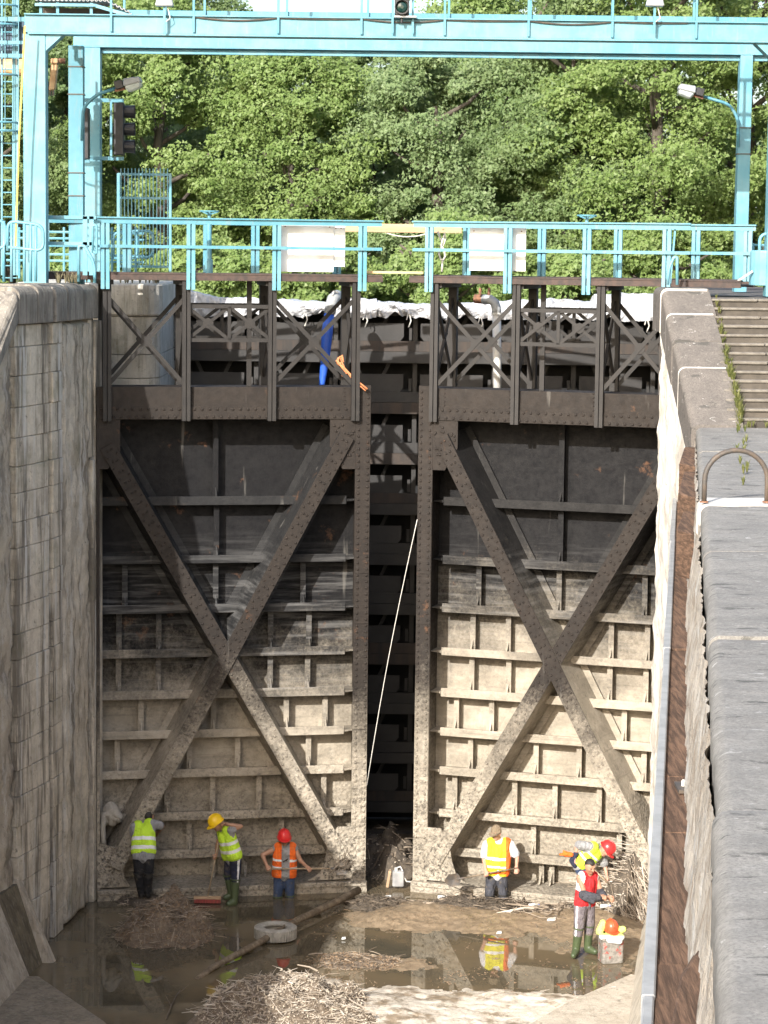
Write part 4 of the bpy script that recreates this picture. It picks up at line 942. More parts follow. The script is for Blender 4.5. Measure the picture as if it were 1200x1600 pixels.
def leaves(name, parent, cl, per, size, mat):
    """cl: rows of x, y, z, radius; many leaf-sized faces over the clumps"""
    cl = np.array(cl); k = len(cl); n_ = k*per
    idx = np.repeat(np.arange(k), per)
    d = rng.normal(size=(n_, 3)); d /= np.linalg.norm(d, axis=1)[:, None]
    d[:, 2] = d[:, 2]*.9+.12
    rad = cl[idx, 3]*(rng.random(n_)**.33)
    lump = 1+.35*np.sin(d[:, 0]*5+idx*1.7)*np.cos(d[:, 2]*6+idx)
    c = cl[idx, :3]+d*(rad*lump)[:, None]*np.array([1.15, 1.15, .8])
    nr = d*.55+rng.normal(size=(n_, 3))*.6+np.array([-.3, -.72, .45]); nr /= np.linalg.norm(nr, axis=1)[:, None]
    r = rng.normal(size=(n_, 3)); a = np.cross(nr, r); a /= np.linalg.norm(a, axis=1)[:, None]; b = np.cross(nr, a)
    s = size*(.55+.8*rng.random(n_))[:, None]
    vs = np.empty((n_, 3, 3)); vs[:, 0] = c+a*s; vs[:, 1] = c-a*s*.55+b*s*.62+nr*s*.1; vs[:, 2] = c-a*s*.55-b*s*.62
    me = bpy.data.meshes.new(name); me.vertices.add(n_*3); me.loops.add(n_*3); me.polygons.add(n_)
    me.vertices.foreach_set('co', vs.reshape(-1).astype(np.float32)); me.loops.foreach_set('vertex_index', np.arange(n_*3, dtype=np.int32))
    me.polygons.foreach_set('loop_start', np.arange(0, n_*3, 3, dtype=np.int32)); me.polygons.foreach_set('loop_total', np.full(n_, 3, dtype=np.int32))
    me.update(calc_edges=True); me.materials.append(mat)
    return link(name, me, parent)
def tree(label, x, y, top, rx, mat, nc=125, per=720, base=9.12, bare=.12, size=.075, lean=0, group='trees behind the lock', name='tree'):
    t = thing(name, label, 'tree', (x, y, base), 0, group)
    H = top-base; rnd = random.Random(int(x*31+y*7)); cl = []; limbs = []
    m_ = MB(); tr = [V((lean*k/6*1.0+rnd.uniform(-.15, .15), rnd.uniform(-.15, .15), H*.78*k/6)) for k in range(7)]; tr[0] = V((0, 0, -.1))
    m_.tube(tr, [.34*(1-k/7.5)*max(.5, H/12) for k in range(7)], 8)
    for k in range(14):
        h = .22+.55*k/14; s_ = tr[0].lerp(tr[-1], h/.78 if h < .78 else 1); an = k*2.4+rnd.uniform(-.4, .4); L = rx*rnd.uniform(.65, .95)*(1-.35*h)
        e = s_+V((math.cos(an)*L, math.sin(an)*L, H*rnd.uniform(.08, .2))); md = s_.lerp(e, .5)+V((0, 0, -.25))
        m_.tube([s_, md, e], [.11, .07, .03], 6); limbs.append((s_, e))
    m_.build('trunk', BARK, t, smooth=True, fix=False)
    for k in range(nc):
        if rnd.random() < .35:
            s_, e = limbs[k % 14]; p = s_.lerp(e, rnd.uniform(.6, 1.1))
        else:
            u = rnd.random(); z = bare+(1-bare)*u; w = rx*math.sin(math.pi*min(.97, max(.06, .10+.84*(z-bare)/(1-bare)))**.8)
            an = rnd.uniform(0, 6.283); rr = w*rnd.uniform(.62, 1.02); p = V((math.cos(an)*rr+lean*z, math.sin(an)*rr, H*z))
        cl.append((p.x, p.y, p.z, rnd.choice((.38, .5, .62, .8, 1.05))*rx/3.2))
    leaves('crown', t, cl, per, size, mat); return t
TR_ = [ # x, Y, top z, radius, material, label
 (-16.5, 84, 24, 3.6, 1, 'tree behind the ladder cage at the left picture edge'), (-13.0, 81, 22.5, 3.3, 3, 'dark leafy tree between the two left gantry legs'),
 (-11.2, 88, 22.8, 3.4, 0, 'grey-green tree rising behind the left floodlight'), (-7.8, 84, 21.0, 3.4, 1, 'mid green tree behind the spiked grille panel'),
 (-5.6, 92, 20.3, 3.5, 0, 'pale grey-green tree behind the left hand wheel'), (-3.2, 83, 18.9, 3.3, 1, 'bright leafy tree above the large left white board'),
 (-.6, 90, 19.8, 3.4, 0, 'grey-green tree behind the gap between the railings'), (1.6, 82, 18.9, 3.2, 0, 'silvery green tree above the timber barrier plank'),
 (4.2, 89, 23.0, 3.5, 1, 'green tree behind the right white board'), (6.2, 81, 21.6, 3.2, 3, 'darker green tree left of the right hand wheel'),
 (8.6, 79, 22.8, 3.6, 2, 'large yellow-green tree behind the right hand wheel'), (12.0, 82, 23.5, 3.1, 2, 'yellow-green tree beneath the right floodlight'),
 (15.6, 80, 23.5, 3.3, 2, 'yellow-green tree at the right picture edge'), (11.5, 92, 25, 4.0, 3, 'tall dark tree filling the gap on the right'),
 (-9.0, 99, 23.2, 4.0, 3, 'dark tree deep in the left of the grove'), (1.0, 100, 20.2, 4.0, 3, 'dark tree deep in the middle of the grove'), (6.5, 101, 24.5, 4.4, 3, 'dark tree deep in the right of the grove'),
 (-15.2, 97, 25, 4.2, 0, 'grey-green tree far back on the left')]
for x, y, tz, rx, mi, lab in TR_: tree(lab, x, y, tz, rx, LM[mi])
SHR = [(-13.2, 72, 12.6, 2.0, 2, 'bush behind the left gantry legs'), (-8.6, 71, 11.9, 2.1, 1, 'low bush under the grille panel'), (-5.2, 72, 12.4, 2.2, 1, 'leafy bush behind the left trestle'),
 (-1.8, 71, 12.2, 2.2, 2, 'light green bush behind the gap between the decks'), (1.7, 72, 12.9, 2.2, 1, 'bush behind the knotted rope'), (5.0, 71, 12.2, 2.0, 1, 'leafy bush behind the right trestle'),
 (8.2, 72, 12.6, 2.1, 2, 'yellow-green bush under the right railing'), (11.8, 71, 12.3, 1.9, 2, 'light bush beside the right gantry leg'), (14.2, 72, 13.5, 2.0, 2, 'bush at the right picture edge')]
for x, y, tz, rx, mi, lab in SHR: tree(lab, x, y, tz, rx, LM[mi], 55, 640, bare=.02, size=.072, group='bushes behind the lock', name='bush')
# a far wood closing the view low down
cl = [(random.uniform(-32, 32), random.uniform(108, 122), 9.1+random.uniform(0, 9.5), random.uniform(1.2, 2.)) for k in range(420)]
o = leaves('far_wood', None, cl, 150, .2, LM[0]); tag(o, 'dark mass of woodland far behind the trees', 'wood'); o['kind'] = 'stuff'
# weeds along the stair and the wall edge
def tuft(mb, p, n_, h):
    for k in range(n_):
        a = random.uniform(0, 6.28); L = h*random.uniform(.5, 1.1); d = V((math.cos(a), math.sin(a), 0))*random.uniform(.2, .7)*L; w = V((-math.sin(a), math.cos(a), 0))*.009
        mb.add([p-w, p+w, p+d*.5+V((0, 0, L*.75))+w*.7, p+d*.5+V((0, 0, L*.75))-w*.7, p+d+V((0, 0, L))], [(0, 1, 2, 3), (3, 2, 4)])
WEED = leaf_mat('weed_green', (.12, .15, .04), (.2, .2, .07), (.3, .28, .12))
m_ = MB()
for k in range(70):
    t_ = random.random()**1.3; p = V((5.62+.13*t_*0+random.uniform(-.02, .07)+.14*(1-t_), 42-2.6*(1-t_), 9.25+2.03*t_))
    tuft(m_, p, 14, random.uniform(.07, .2)*(1.6-t_))
for k in range(20): tuft(m_, V((5.85+random.uniform(0, 1.2), 39.3+random.uniform(-.1, .1), 9.26)), 9, .12)
for k in range(14): tuft(m_, onZ(random.uniform(1150, 1175), random.uniform(655, 760), 9.26), 14, .13)
o = m_.build('weeds', WEED, fix=False, kind='stuff'); tag(o, 'thin green and straw weeds growing along the stair edge', 'weeds')
m_ = MB()
for k in range(30): tuft(m_, V((random.uniform(-5.9, -4.4), 46.5+random.uniform(0, 1), 11.34)), 10, .25)
for k in range(12): tuft(m_, V((random.uniform(-5.9, -5.5), 43.2+random.uniform(0, .5), 11.38)), 12, .22)
o = m_.build('dry_grass', simple('dry_grass_blades', (.22, .2, .12), (.14, .12, .07), 5, .9, 0), fix=False, kind='stuff'); tag(o, 'dry grass tufts on top of the left pier and wall', 'grass')
# ================================================================ debris, tools, small things on the floor
def fh(x, y): return max(0., floor_h(x, y))
def pile(name, label, c, rx, ry, h, n, mound, twig, Lr=(.12, .6), rr=(.004, .011), chips=500, seed=1, flat=0, chipm=None, ang=None):
    rnd = random.Random(seed); t = thing(name, label, 'debris pile', (c[0], c[1], 0), 0, 'heaps of twigs and silt on the lock floor')
    def H(x, y):
        d = math.hypot(x/rx, y/ry)+.26*fbm(x*2/rx+seed, y*2/ry, seed, 4)
        k = max(0, 1-d*d)
        return h*(k**(.7 if flat else 1.1))*(1+.55*fbm(x*2.6+seed, y*2.6, 1, 4))+.012*fbm(x*14, y*14, seed, 3)-.03
    m_ = MB(); m_.grid(lambda u, v: ((u*2-1)*rx*1.25, (v*2-1)*ry*1.25, H((u*2-1)*rx*1.25, (v*2-1)*ry*1.25)), 70, 70); m_.build('mound', mound, t, smooth=True, fix=False)
    def rp_():
        while 1:
            x, y = rnd.uniform(-rx, rx)*1.08, rnd.uniform(-ry, ry)*1.08
            if math.hypot(x/rx, y/ry) < 1.06: return x, y
    def sticks(k, mat, nm, ls=1.):
        m_ = MB()
        for i in range(k):
            x, y = rp_(); L = rnd.uniform(*Lr)*ls; a = rnd.uniform(0, 6.28) if ang is None else ang+rnd.gauss(0, .45); el = rnd.gauss(.02, .14)
            d = V((math.cos(a)*math.cos(el), math.sin(a)*math.cos(el), math.sin(el)))*L; p = V((x, y, H(x, y)+rnd.uniform(0, .03)))
            q_ = p+d; q_.z = max(q_.z, H(q_.x, q_.y)-.01); md = (p+q_)/2+V((rnd.gauss(0, .05), rnd.gauss(0, .05), rnd.uniform(-.01, .05)))*L
            r = rnd.uniform(*rr)*(2.6 if rnd.random() < .06 else 1); m_.tube([p, md, q_], [r, r*.85, r*.5], 4)
        m_.build(nm, mat, t, fix=False, kind='stuff')
    sticks(int(n*.7), twig[0], 'twigs'); sticks(int(n*.3), twig[1], 'twigs', 1.25)
    m_ = MB()
    for i in range(chips):
        x, y = rp_(); s_ = rnd.uniform(.008, .032); p = V((x, y, H(x, y)+.008)); a = V((rnd.gauss(0, 1), rnd.gauss(0, 1), rnd.gauss(0, .5))).normalized()*s_; b = a.cross(V((rnd.gauss(0, 1), rnd.gauss(0, 1), 1))).normalized()*s_*.5
        m_.add([p-a, p+b, p+a, p-b+V((0, 0, .006))], [(0, 1, 2, 3)])
    m_.build('leaf_litter', chipm or twig[0], t, fix=False, kind='stuff')
    return t
CH = simple('brown_chips', (.30, .21, .13), (.17, .115, .07), 30, .9, 0)
CHP = simple('pale_chips', (.52, .45, .36), (.36, .30, .23), 30, .9, 0)
p = onZ(258, 1452, .1); pile('twig_heap', 'brown twig heap in the shaded water below the two left workers', (p.x, p.y), 0.86, .95, .66, 1000, M['litter'], (M['twigA'], M['twigD']), (.05, .3), (.002, .007), chips=6000, seed=3, chipm=CH)
p = onZ(462, 1572, .15); pile('twig_heap', 'large bleached twig heap half in sunlight at the bottom edge', (p.x, p.y-.15), 1.5, 1.35, .55, 1800, M['litter'], (M['twigB'], M['twigA']), (.04, .3), (.002, .008), 14000, 8, 1, CHP)
p = onZ(965, 1415, .1); pile('brush_heap', 'heap of straw-coloured brushwood against the right wall', (p.x+.2, p.y), .75, 1.1, .95, 900, M['soil'], (M['twigB'], M['twigA']), (.2, .7), (.003, .009), 1200, 5, ang=2.2)
p = onZ(945, 1400, .1); pile('mud_heap', 'dark muddy heap behind the man in red', (p.x, p.y+.2), .55, .6, .75, 350, M['soil'], (M['twigD'], M['twigA']), (.06, .25), (.005, .012), 900, 6, chipm=M['soil'])
p = onZ(590, 1410, .05); pile('silt_heap', 'dark silt heap in front of the gap between the leaves', (p.x, p.y), .62, .55, .16, 260, M['soil'], (M['twigD'], M['twigD']), (.06, .3), (.004, .01), 700, 7, chipm=M['soil'])
p = onZ(740, 1408, .05); pile('silt_bank', 'dark silt bank with clods before the man in the cap', (p.x, p.y-.1), 1.25, .38, .17, 300, M['soil'], (M['twigD'], M['twigA']), (.06, .35), (.004, .01), 900, 9, chipm=M['soil'])
p = onZ(612, 1345, .2); pile('rubble_heap', 'dark rubble heap behind the gap between the leaves', (p.x-.1, 46.6), .9, .9, .75, 160, M['soil'], (M['twigD'], M['twigA']), (.06, .3), (.006, .02), 500, 10, chipm=CHP)
p = onZ(555, 1500, .03); pile('leaf_drift', 'brown leaf drift between the tyre and the bleached heap', (p.x, p.y), .9, .55, .10, 160, M['litter'], (M['twigA'], M['twigD']), (.05, .25), (.003, .008), 1800, 11, chipm=CH)
p = onZ(870, 1425, .05); pile('branch_litter', 'litter of sticks and silt on the mud left of the man in red', (p.x, p.y), .9, .7, .12, 300, M['soil'], (M['twigA'], M['twigD']), (.1, .6), (.005, .014), 500, 12, chipm=CH)
p = onZ(222, 1402, .05); pile('dark_silt', 'dark wet silt around the feet of the leftmost worker', (p.x+.2, p.y-.1), .75, .4, .14, 120, M['soil'], (M['twigD'], M['twigA']), (.05, .2), (.004, .009), 500, 13, chipm=M['soil'])
# scattered chips in the shallows
m_ = MB(); rnd = random.Random(4)
for i in range(1700):
    x, y = rnd.uniform(-1.2, 4.4), rnd.choice((rnd.uniform(42.3, 43.9), rnd.gauss(39.3, .35), rnd.uniform(38.5, 43)))
    if fbm(x*1.3, y*1.3, 8, 3) < .05: continue
    s_ = rnd.uniform(.01, .04); z = fh(x, y)+.006; a = rnd.uniform(0, 3.14); dx, dy = math.cos(a)*s_, math.sin(a)*s_
    m_.add([(x-dx, y-dy, z), (x+dy*.4, y-dx*.4, z+.004), (x+dx, y+dy, z+.01), (x-dy*.4, y+dx*.4, z)], [(0, 1, 2, 3)])
o = m_.build('floating_litter', CH, fix=False, kind='stuff'); tag(o, 'small brown chips and leaves scattered over the shallow mud', 'litter')
# branches
def branch(label, pts, r, mat, z=.04):
    P_ = [onZ(a, b, z) for a, b in pts]; o = P_[0].copy(); t = thing('dead_branch', label, 'branch', tuple(o), 0, 'dead branches on the mud')
    m_ = MB(); m_.tube([p-o+V((0, 0, .02*math.sin(i*1.7))) for i, p in enumerate(P_)], [r*(1-.6*i/len(P_)) for i in range(len(P_))], 7); m_.build('stem', mat, t, smooth=True)
    for i in range(1, len(P_)-1):
        q_ = P_[i]-o; d = (P_[i+1]-P_[i]).normalized(); e = q_+d*.3+V((-d.y, d.x, 0))*(.15 if i % 2 else -.15)+V((0, 0, .1)); m_ = MB(); m_.tube([q_, e], [r*.5, r*.2], 6); m_.build('side_twig', mat, t)
branch('long bleached branch lying on the mud, lowest of the three', [(742, 1432), (790, 1431), (840, 1426), (886, 1424)], .028, M['twigB'])
branch('bleached branch bending down towards the man in red', [(775, 1428), (820, 1420), (860, 1421), (890, 1433)], .024, M['twigB'], .08)
branch('short bleached branch above the long ones on the mud', [(790, 1412), (830, 1418), (862, 1423)], .02, M['twigA'], .1)
branch('bare thin branch standing in the shaded water, bottom left', [(260, 1592), (268, 1572), (275, 1556), (282, 1545)], .014, M['twigD'], .02)
branch('gnarled root stump lying left of the man in red', [(860, 1400), (872, 1390), (886, 1384), (893, 1372)], .05, M['twigA'], .12)
# log
a, b = onZ(313, 1522, .05), onZ(560, 1391, .16); o = a; t = thing('log', 'long wet pole lying across the water behind the tyre', 'log', tuple(o))
pts = [a+V((-.06, -.12, -.08)), a+(b-a)*.06, a+(b-a)*.3+V((.03, 0, .02)), a+(b-a)*.6+V((-.02, 0, .03)), a+(b-a)*.85, b]
m_ = MB(); m_.tube([p-o for p in pts], [.052, .056, .06, .064, .068, .072], 10); m_.build('trunk', M['log'], t, smooth=True)
m_ = MB(); c_ = a+(b-a)*.47-o; m_.tube([c_, c_+V((.1, .05, .12))], [.03, .02], 6); m_.build('knot_stub', M['log'], t)
# tyre
p = onZ(430, 1470, 0); t = thing('tyre', 'muddy grey tyre lying flat in the water beside the pole', 'tyre', (p.x, p.y+.1, .02), R(10)); t.scale = (1.08, 1.08, 1.08)
m_ = MB(); pr = [(.19, .02), (.27, 0), (.325, .02), (.335, .06), (.335, .15), (.325, .19), (.27, .215), (.19, .19), (.175, .165), (.20, .14), (.25, .12), (.25, .08), (.2, .06), (.175, .045)]
o_ = len(m_.v); n_ = 40
for k in range(n_):
    for r, z in pr: a = 2*math.pi*k/n_; m_.v.append((r*math.cos(a), r*math.sin(a), z))
L_ = len(pr)
for k in range(n_):
    for i in range(L_): m_.f.append((k*L_+i, ((k+1) % n_)*L_+i, ((k+1) % n_)*L_+(i+1) % L_, k*L_+(i+1) % L_))
m_.build('carcass', M['tyre'], t, smooth=True)
for k in range(46):
    a = 2*math.pi*k/46; q_ = V((math.cos(a), math.sin(a), 0)); tg = V((-q_.y, q_.x, 0))
    if k == 0:
        mm = MB(); mm.hexa([V((.322, -.014, .012)), V((.347, -.014, .02)), V((.347, .014, .02)), V((.322, .014, .012))], [V((.322, -.004, .195)), V((.347, -.004, .185)), V((.347, .024, .185)), V((.322, .024, .195))]); me = mm.mesh('tread_block'); me.materials.append(M['tyre'])
    b_ = link('tread_block', me, t); b_.rotation_euler = (0, 0, a)
# bucket with vest and helmet on it
p = onZ(955, 1506, 0); t = thing('paint_tub', 'grey square tub splashed with red paint beside the man in red', 'tub', (p.x, p.y+.15, .0), R(12))
n = NT('tub_plastic'); sp_ = n.ramp(n.noise(9, 5, .6), .56, .62); TUB = n.fin(n.mix(sp_, n.mix(n.ramp(n.noise(16), .4, .6), (.27, .25, .22), (.17, .155, .135)), (.34, .06, .045)), .6)
m_ = MB(); m_.prism([V((x, y, 0)) for x, y in rrect(-.19, .19, -.16, .16, .05, 4)], (0, 0, .44)); m_.build('tub', TUB, t, bevel=.012)
m_ = MB(); m_.prism([V((x, y, .40)) for x, y in rrect(-.205, .205, -.175, .175, .05, 4)], (0, 0, .05)); m_.build('rim', TUB, t, bevel=.008)
m_ = MB(); m_.prism([V((x, y, .452)) for x, y in rrect(-.2, .2, -.17, .17, .05, 4)], (0, 0, .02)); m_.build('lid', simple('red_lid', (.5, .05, .04), (.35, .05, .04), 9, .5, .2), t)
TUBP = p+V((0, .15, 0))
# small rubbish
def bottle(label, px, py, a, z=.04, L=.2, r=.035, mat=None, grp='plastic bottles on the mud'):
    p = onZ(px, py, z); t = thing('plastic_bottle', label, 'bottle', tuple(p), a, grp); m_ = MB(); m_.lathe([(r*.9, 0), (r, .01), (r, L*.6), (r*.4, L*.82), (r*.4, L*.93)], (0, 0, 0), 12, (1, 0, .05)); m_.build('body', mat or M['plastic'], t, smooth=False)
    m_ = MB(); m_.lathe([(r*.45, L*.93), (r*.45, L)], (0, 0, 0), 10, (1, 0, .05)); m_.build('cap', M['hose'], t)
bottle('white bottle lying on the mud below the man in the cap', 826, 1415, .2, .1); bottle('clear bottle on the mud bank under the right mitre post', 676, 1419, .5, .06)
bottle('white bottle left of the right gate post foot', 684, 1402, .1, .1, .24); bottle('pale bottle on the brush heap beside the man in red', 938, 1416, .1, .3, .18)
bottle('small white bottle on the left twig heap', 246, 1432, 1.2, .4, .14, .025); bottle('blue bottle on the left twig heap', 284, 1432, .4, .36, .12, .028, M['hose'])
bottle('white bottle in the water at the bottom right', 950, 1545, .1, .03, .2, .03)
def foam(label, px, py, s_, z): p = onZ(px, py, z); m_ = MB(); m_.hexa([V((-s_, -s_*.7, 0)), V((s_*.9, -s_*.6, .01)), V((s_, s_*.7, 0)), V((-s_*.8, s_*.6, 0))], [V((-s_*.9, -s_*.6, .04)), V((s_*.8, -s_*.5, .03)), V((s_*.9, s_*.6, .05)), V((-s_*.7, s_*.5, .04))]); o = m_.build('foam_scrap', M['plastic'], bevel=.008); o.location = p; tag(o, label, 'scrap', 'foam scraps')
foam('white scrap on the mud left of the branches', 862, 1438, .09, .06); foam('white scrap below the gap between the leaves', 606, 1403, .07, .08); foam('pale scrap floating beside the orange reflection', 780, 1459, .05, .02); foam('white fleck on the water right of the tyre', 537, 1468, .04, .01)
# canister and wood block in the gap
p = onZ(622, 1385, .05); t = thing('plastic_canister', 'pale canister standing in the gap between the two leaves', 'canister', (p.x, 45.05, .05)); m_ = MB(); m_.prism([V((x, y, 0)) for x, y in rrect(-.11, .11, -.08, .08, .03, 3)], (0, 0, .3)); m_.build('body', M['roof'], t, bevel=.02)
m_ = MB(); m_.lathe([(.03, .3), (.03, .36)], (-.04, 0, 0), 10); m_.build('neck', M['plastic'], t); m_ = MB(); m_.tube([(-.02, 0, .36), (.04, 0, .38), (.08, 0, .3)], .012, 6); m_.build('handle', M['plastic'], t); m_ = MB(); m_.tube([(.1, 0, .2), (.16, -.02, .1), (.3, -.03, .09)], .014, 6); m_.build('hose_end', M['rope'], t)
m_ = MB(); m_.bar((0, 0, 0), (.05, 0, .32), .09, .05); o = m_.build('wood_block', M['plank'], bevel=.006); o.location = onZ(605, 1388, .05)+V((0, .1, 0)); tag(o, 'short wooden stake leaning against the pale canister', 'stake')
# rag on the left leaf
n_rag = simple('grey_rag', (.36, .33, .28), (.27, .245, .205), 5, .95, .6, 25)
p = lw('L', 4.78, .30, 1.47); t = thing('rag', 'pale rag slung over a girder at the left end of the gate', 'rag', tuple(p), AL)
m_ = MB(); m_.grid(lambda u, v: (-.14+.33*u+.02*math.sin(v*7), (-.06-.12*math.sin(v*3.0))+.035*fbm(u*5, v*4, 3, 3), .22*math.sin(u*3.0+.3)*(1-v*1.3)+.12-.16*v+.03*fbm(u*6, v*6, 1, 3)), 22, 18); o = m_.build('cloth', n_rag, t, smooth=True, fix=False); md = o.modifiers.new('s', 'SOLIDIFY'); md.thickness = .02
m_ = MB(); m_.tube([(-.12, -.14, .16), (-.15, -.17, -.1), (-.14, -.17, -.35), (-.13, -.16, -.44)], [.05, .055, .045, .06], 8); m_.build('sleeve', n_rag, t, smooth=True)

# ================================================================ people
def skinm(name, a): return simple(name, a, tuple(x*.82 for x in a), 12, .55, .1, 60)
SKN = skinm('tanned_skin', (.40, .22, .14)); SKP = skinm('light_skin', (.50, .27, .19))
def cloth(name, a, k=.7):
    n = NT(name); f = n.ramp(n.noise(7, 5, .6), .35, .65); cr = n.noise(11, 3, .5, (1, 1, .55), 1.6); z = n.z()
    col = n.mix(f, a, tuple(x*k for x in a))
    col = n.mix(n.math('MULTIPLY', n.ramp(n.noise(9, 5, .7), .52, .7), n.ramp(z, 1.3, .2, .12, .75)), col, (.17, .14, .10))
    n.bump(cr, .9, .06); return n.fin(col, .9, 0, .2)
LIME = cloth('lime_vest', (.58, .86, .06), .86); ORG = cloth('orange_vest', (.90, .17, .03), .85); YEL = cloth('yellow_vest', (.86, .80, .04), .88)
SIL = simple('reflective_band', (.74, .75, .74), (.62, .63, .63), 9, .4, .1); GSH = cloth('grey_shirt', (.32, .32, .325)); WSH = cloth('white_shirt', (.78, .78, .8), .9)
BLK = cloth('black_trousers', (.025, .025, .028)); NVY = cloth('navy_trousers', (.032, .036, .065)); JEA = cloth('blue_jeans', (.06, .09, .17)); GTR = cloth('grey_trousers', (.20, .175, .19)); CHA = cloth('charcoal_trousers', (.07, .072, .085))
RED = cloth('red_tank_top', (.62, .035, .04), .85); BOOT = simple('green_rubber_boot', (.075, .10, .045), (.06, .08, .04), 6, .35, .1); BBT = simple('black_boot', (.02, .02, .02), (.035, .032, .028), 6, .4, .1)
HY = simple('yellow_helmet', (.86, .58, .015), (.78, .5, .01), 5, .3, 0); HR = simple('red_helmet', (.66, .03, .03), (.6, .03, .03), 5, .28, 0); HO_ = simple('orange_helmet', (.75, .10, .035), (.65, .08, .03), 5, .35, 0)
HAIR = simple('dark_hair', (.015, .012, .01), (.025, .02, .017), 40, .6, .6, 90); CAP = cloth('tan_cap', (.27, .21, .14)); DK = simple('dark_feature', (.03, .02, .018), None, 5, .4, 0); LIP = simple('lips', (.33, .13, .1), None, 5, .5, 0)
def capsule(mb, p, r0, q, r1, n=12):
    p, q = V(p), V(q); d = q-p
    if d.length < 1e-5: d = V((0, 0, 1e-4)); q = p+d
    d.normalize(); a = d.cross(V((.31, .2, .93))).normalized(); b = d.cross(a); rings = []
    for k in range(4): t = math.pi/2*(1-k/4); rings.append((p-d*r0*math.sin(t), r0*math.cos(t)))
    rings += [(p, r0), (q, r1)]
    for k in range(1, 5): t = math.pi/2*k/4; rings.append((q+d*r1*math.sin(t), r1*math.cos(t)))
    o = len(mb.v)
    for c_, r in rings:
        r = max(r, 1e-4)
        for k in range(n): t = 2*math.pi*k/n; mb.v.append(tuple(c_+(a*math.cos(t)+b*math.sin(t))*r))
    for i in range(len(rings)-1):
        for k in range(n): k2 = (k+1) % n; mb.f.append((o+i*n+k, o+i*n+k2, o+(i+1)*n+k2, o+(i+1)*n+k))
    mb.f.append(tuple(o+k for k in range(n))[::-1]); mb.f.append(tuple(o+(len(rings)-1)*n+k for k in range(n)))
def blob(name, caps, vox, mats, parent, org, smooth=4, fn=None, cut=None):
    mb = MB()
    for p, r0, q, r1 in caps: capsule(mb, V(p)-org, r0, V(q)-org, r1)
    me = mb.mesh(name); tmp = bpy.data.objects.new('tmp', me); C.objects.link(tmp)
    rm = tmp.modifiers.new('r', 'REMESH'); rm.mode = 'VOXEL'; rm.voxel_size = vox
    s_ = tmp.modifiers.new('s', 'SMOOTH'); s_.iterations = smooth; s_.factor = .5
    dg = bpy.context.evaluated_depsgraph_get(); ev = tmp.evaluated_get(dg); m2 = bpy.data.meshes.new_from_object(ev); m2.name = name
    bpy.data.objects.remove(tmp); bpy.data.meshes.remove(me)
    if not isinstance(mats, (list, tuple)): mats = [mats]
    m2.materials.clear()
    for m_ in mats: m2.materials.append(m_)
    if cut:
        bm = bmesh.new(); bm.from_mesh(m2)
        for co, no in cut:
            bmesh.ops.bisect_plane(bm, geom=bm.verts[:]+bm.edges[:]+bm.faces[:], plane_co=V(co)-org, plane_no=V(no), clear_outer=True)
            es = [e for e in bm.edges if e.is_boundary]
            if es: bmesh.ops.holes_fill(bm, edges=es, sides=0)
        bm.to_mesh(m2); bm.free()
    if fn:
        for pl in m2.polygons: pl.material_index = fn(pl.center+org, pl.normal)
    return link(name, m2, parent, smooth=True)
def hand(wr, d, grip, sg=1):
    d = V(d).normalized(); g = V(grip); g = (g-d*g.dot(d)).normalized(); n_ = d.cross(g)*sg; o = []
    k1 = wr+d*.085
    for s_ in (-.02, .02): o.append((wr+g*s_*.6, .026, k1+g*s_, .022))
    for i, (s_, L) in enumerate(((-.034, .030), (-.011, .036), (.011, .034), (.033, .027))):
        a = k1+g*s_; b = a+d*L+n_*.014; c_ = b+n_*L*.85-d*.004; e = c_-d*L*.6+n_*.006
        o += [(a, .0115, b, .0105), (b, .0105, c_, .010), (c_, .010, e, .009)]
    t0 = wr+d*.03+g*.03; t1 = t0+g*.022+d*.03+n_*.025; t2 = t1+d*.018+n_*.03-g*.012
    o += [(t0, .015, t1, .012), (t1, .012, t2, .011)]
    return o
def helmet(parent, c, up, fw, mat, r=.135):
    up = V(up).normalized(); fw = V(fw); fw = (fw-up*fw.dot(up)).normalized(); sd = up.cross(fw)
    def W(x, y, z): return c+fw*x+sd*y+up*z
    m_ = MB(); prof = [(1.0, -.01), (1.0, .02), (.95, .06), (.82, .1), (.6, .132), (.32, .15), (.06, .155)]
    o = len(m_.v); n_ = 20
    for r_, z in prof:
        for k in range(n_): a = 2*math.pi*k/n_; m_.v.append(tuple(W(math.cos(a)*r*r_*1.08, math.sin(a)*r*r_*.92, z)))
    for i in range(len(prof)-1):
        for k in range(n_): k2 = (k+1) % n_; m_.f.append((i*n_+k, i*n_+k2, (i+1)*n_+k2, (i+1)*n_+k))
    m_.f.append(tuple((len(prof)-1)*n_+k for k in range(n_)))
    h_ = m_.build('hard_hat', mat, parent, smooth=True)
    m_ = MB(); pts = []
    for k in range(24): a = 2*math.pi*k/24; e = 1.12+(.32 if math.cos(a) > 0 else 0)*max(0, math.cos(a))**1.5; pts.append(W(math.cos(a)*r*1.08*e, math.sin(a)*r*.92*1.1, -.012-(.02 if math.cos(a) > .3 else 0)))
    m_.prism(pts, up*.012); m_.build('brim', mat, h_)
    m_ = MB(); m_.tube([W(r*math.cos(R(a))*1.04, 0, .155*math.sin(R(a))+.004) for a in range(20, 165, 12)], .014, 6); m_.build('ridge', mat, h_, smooth=True)
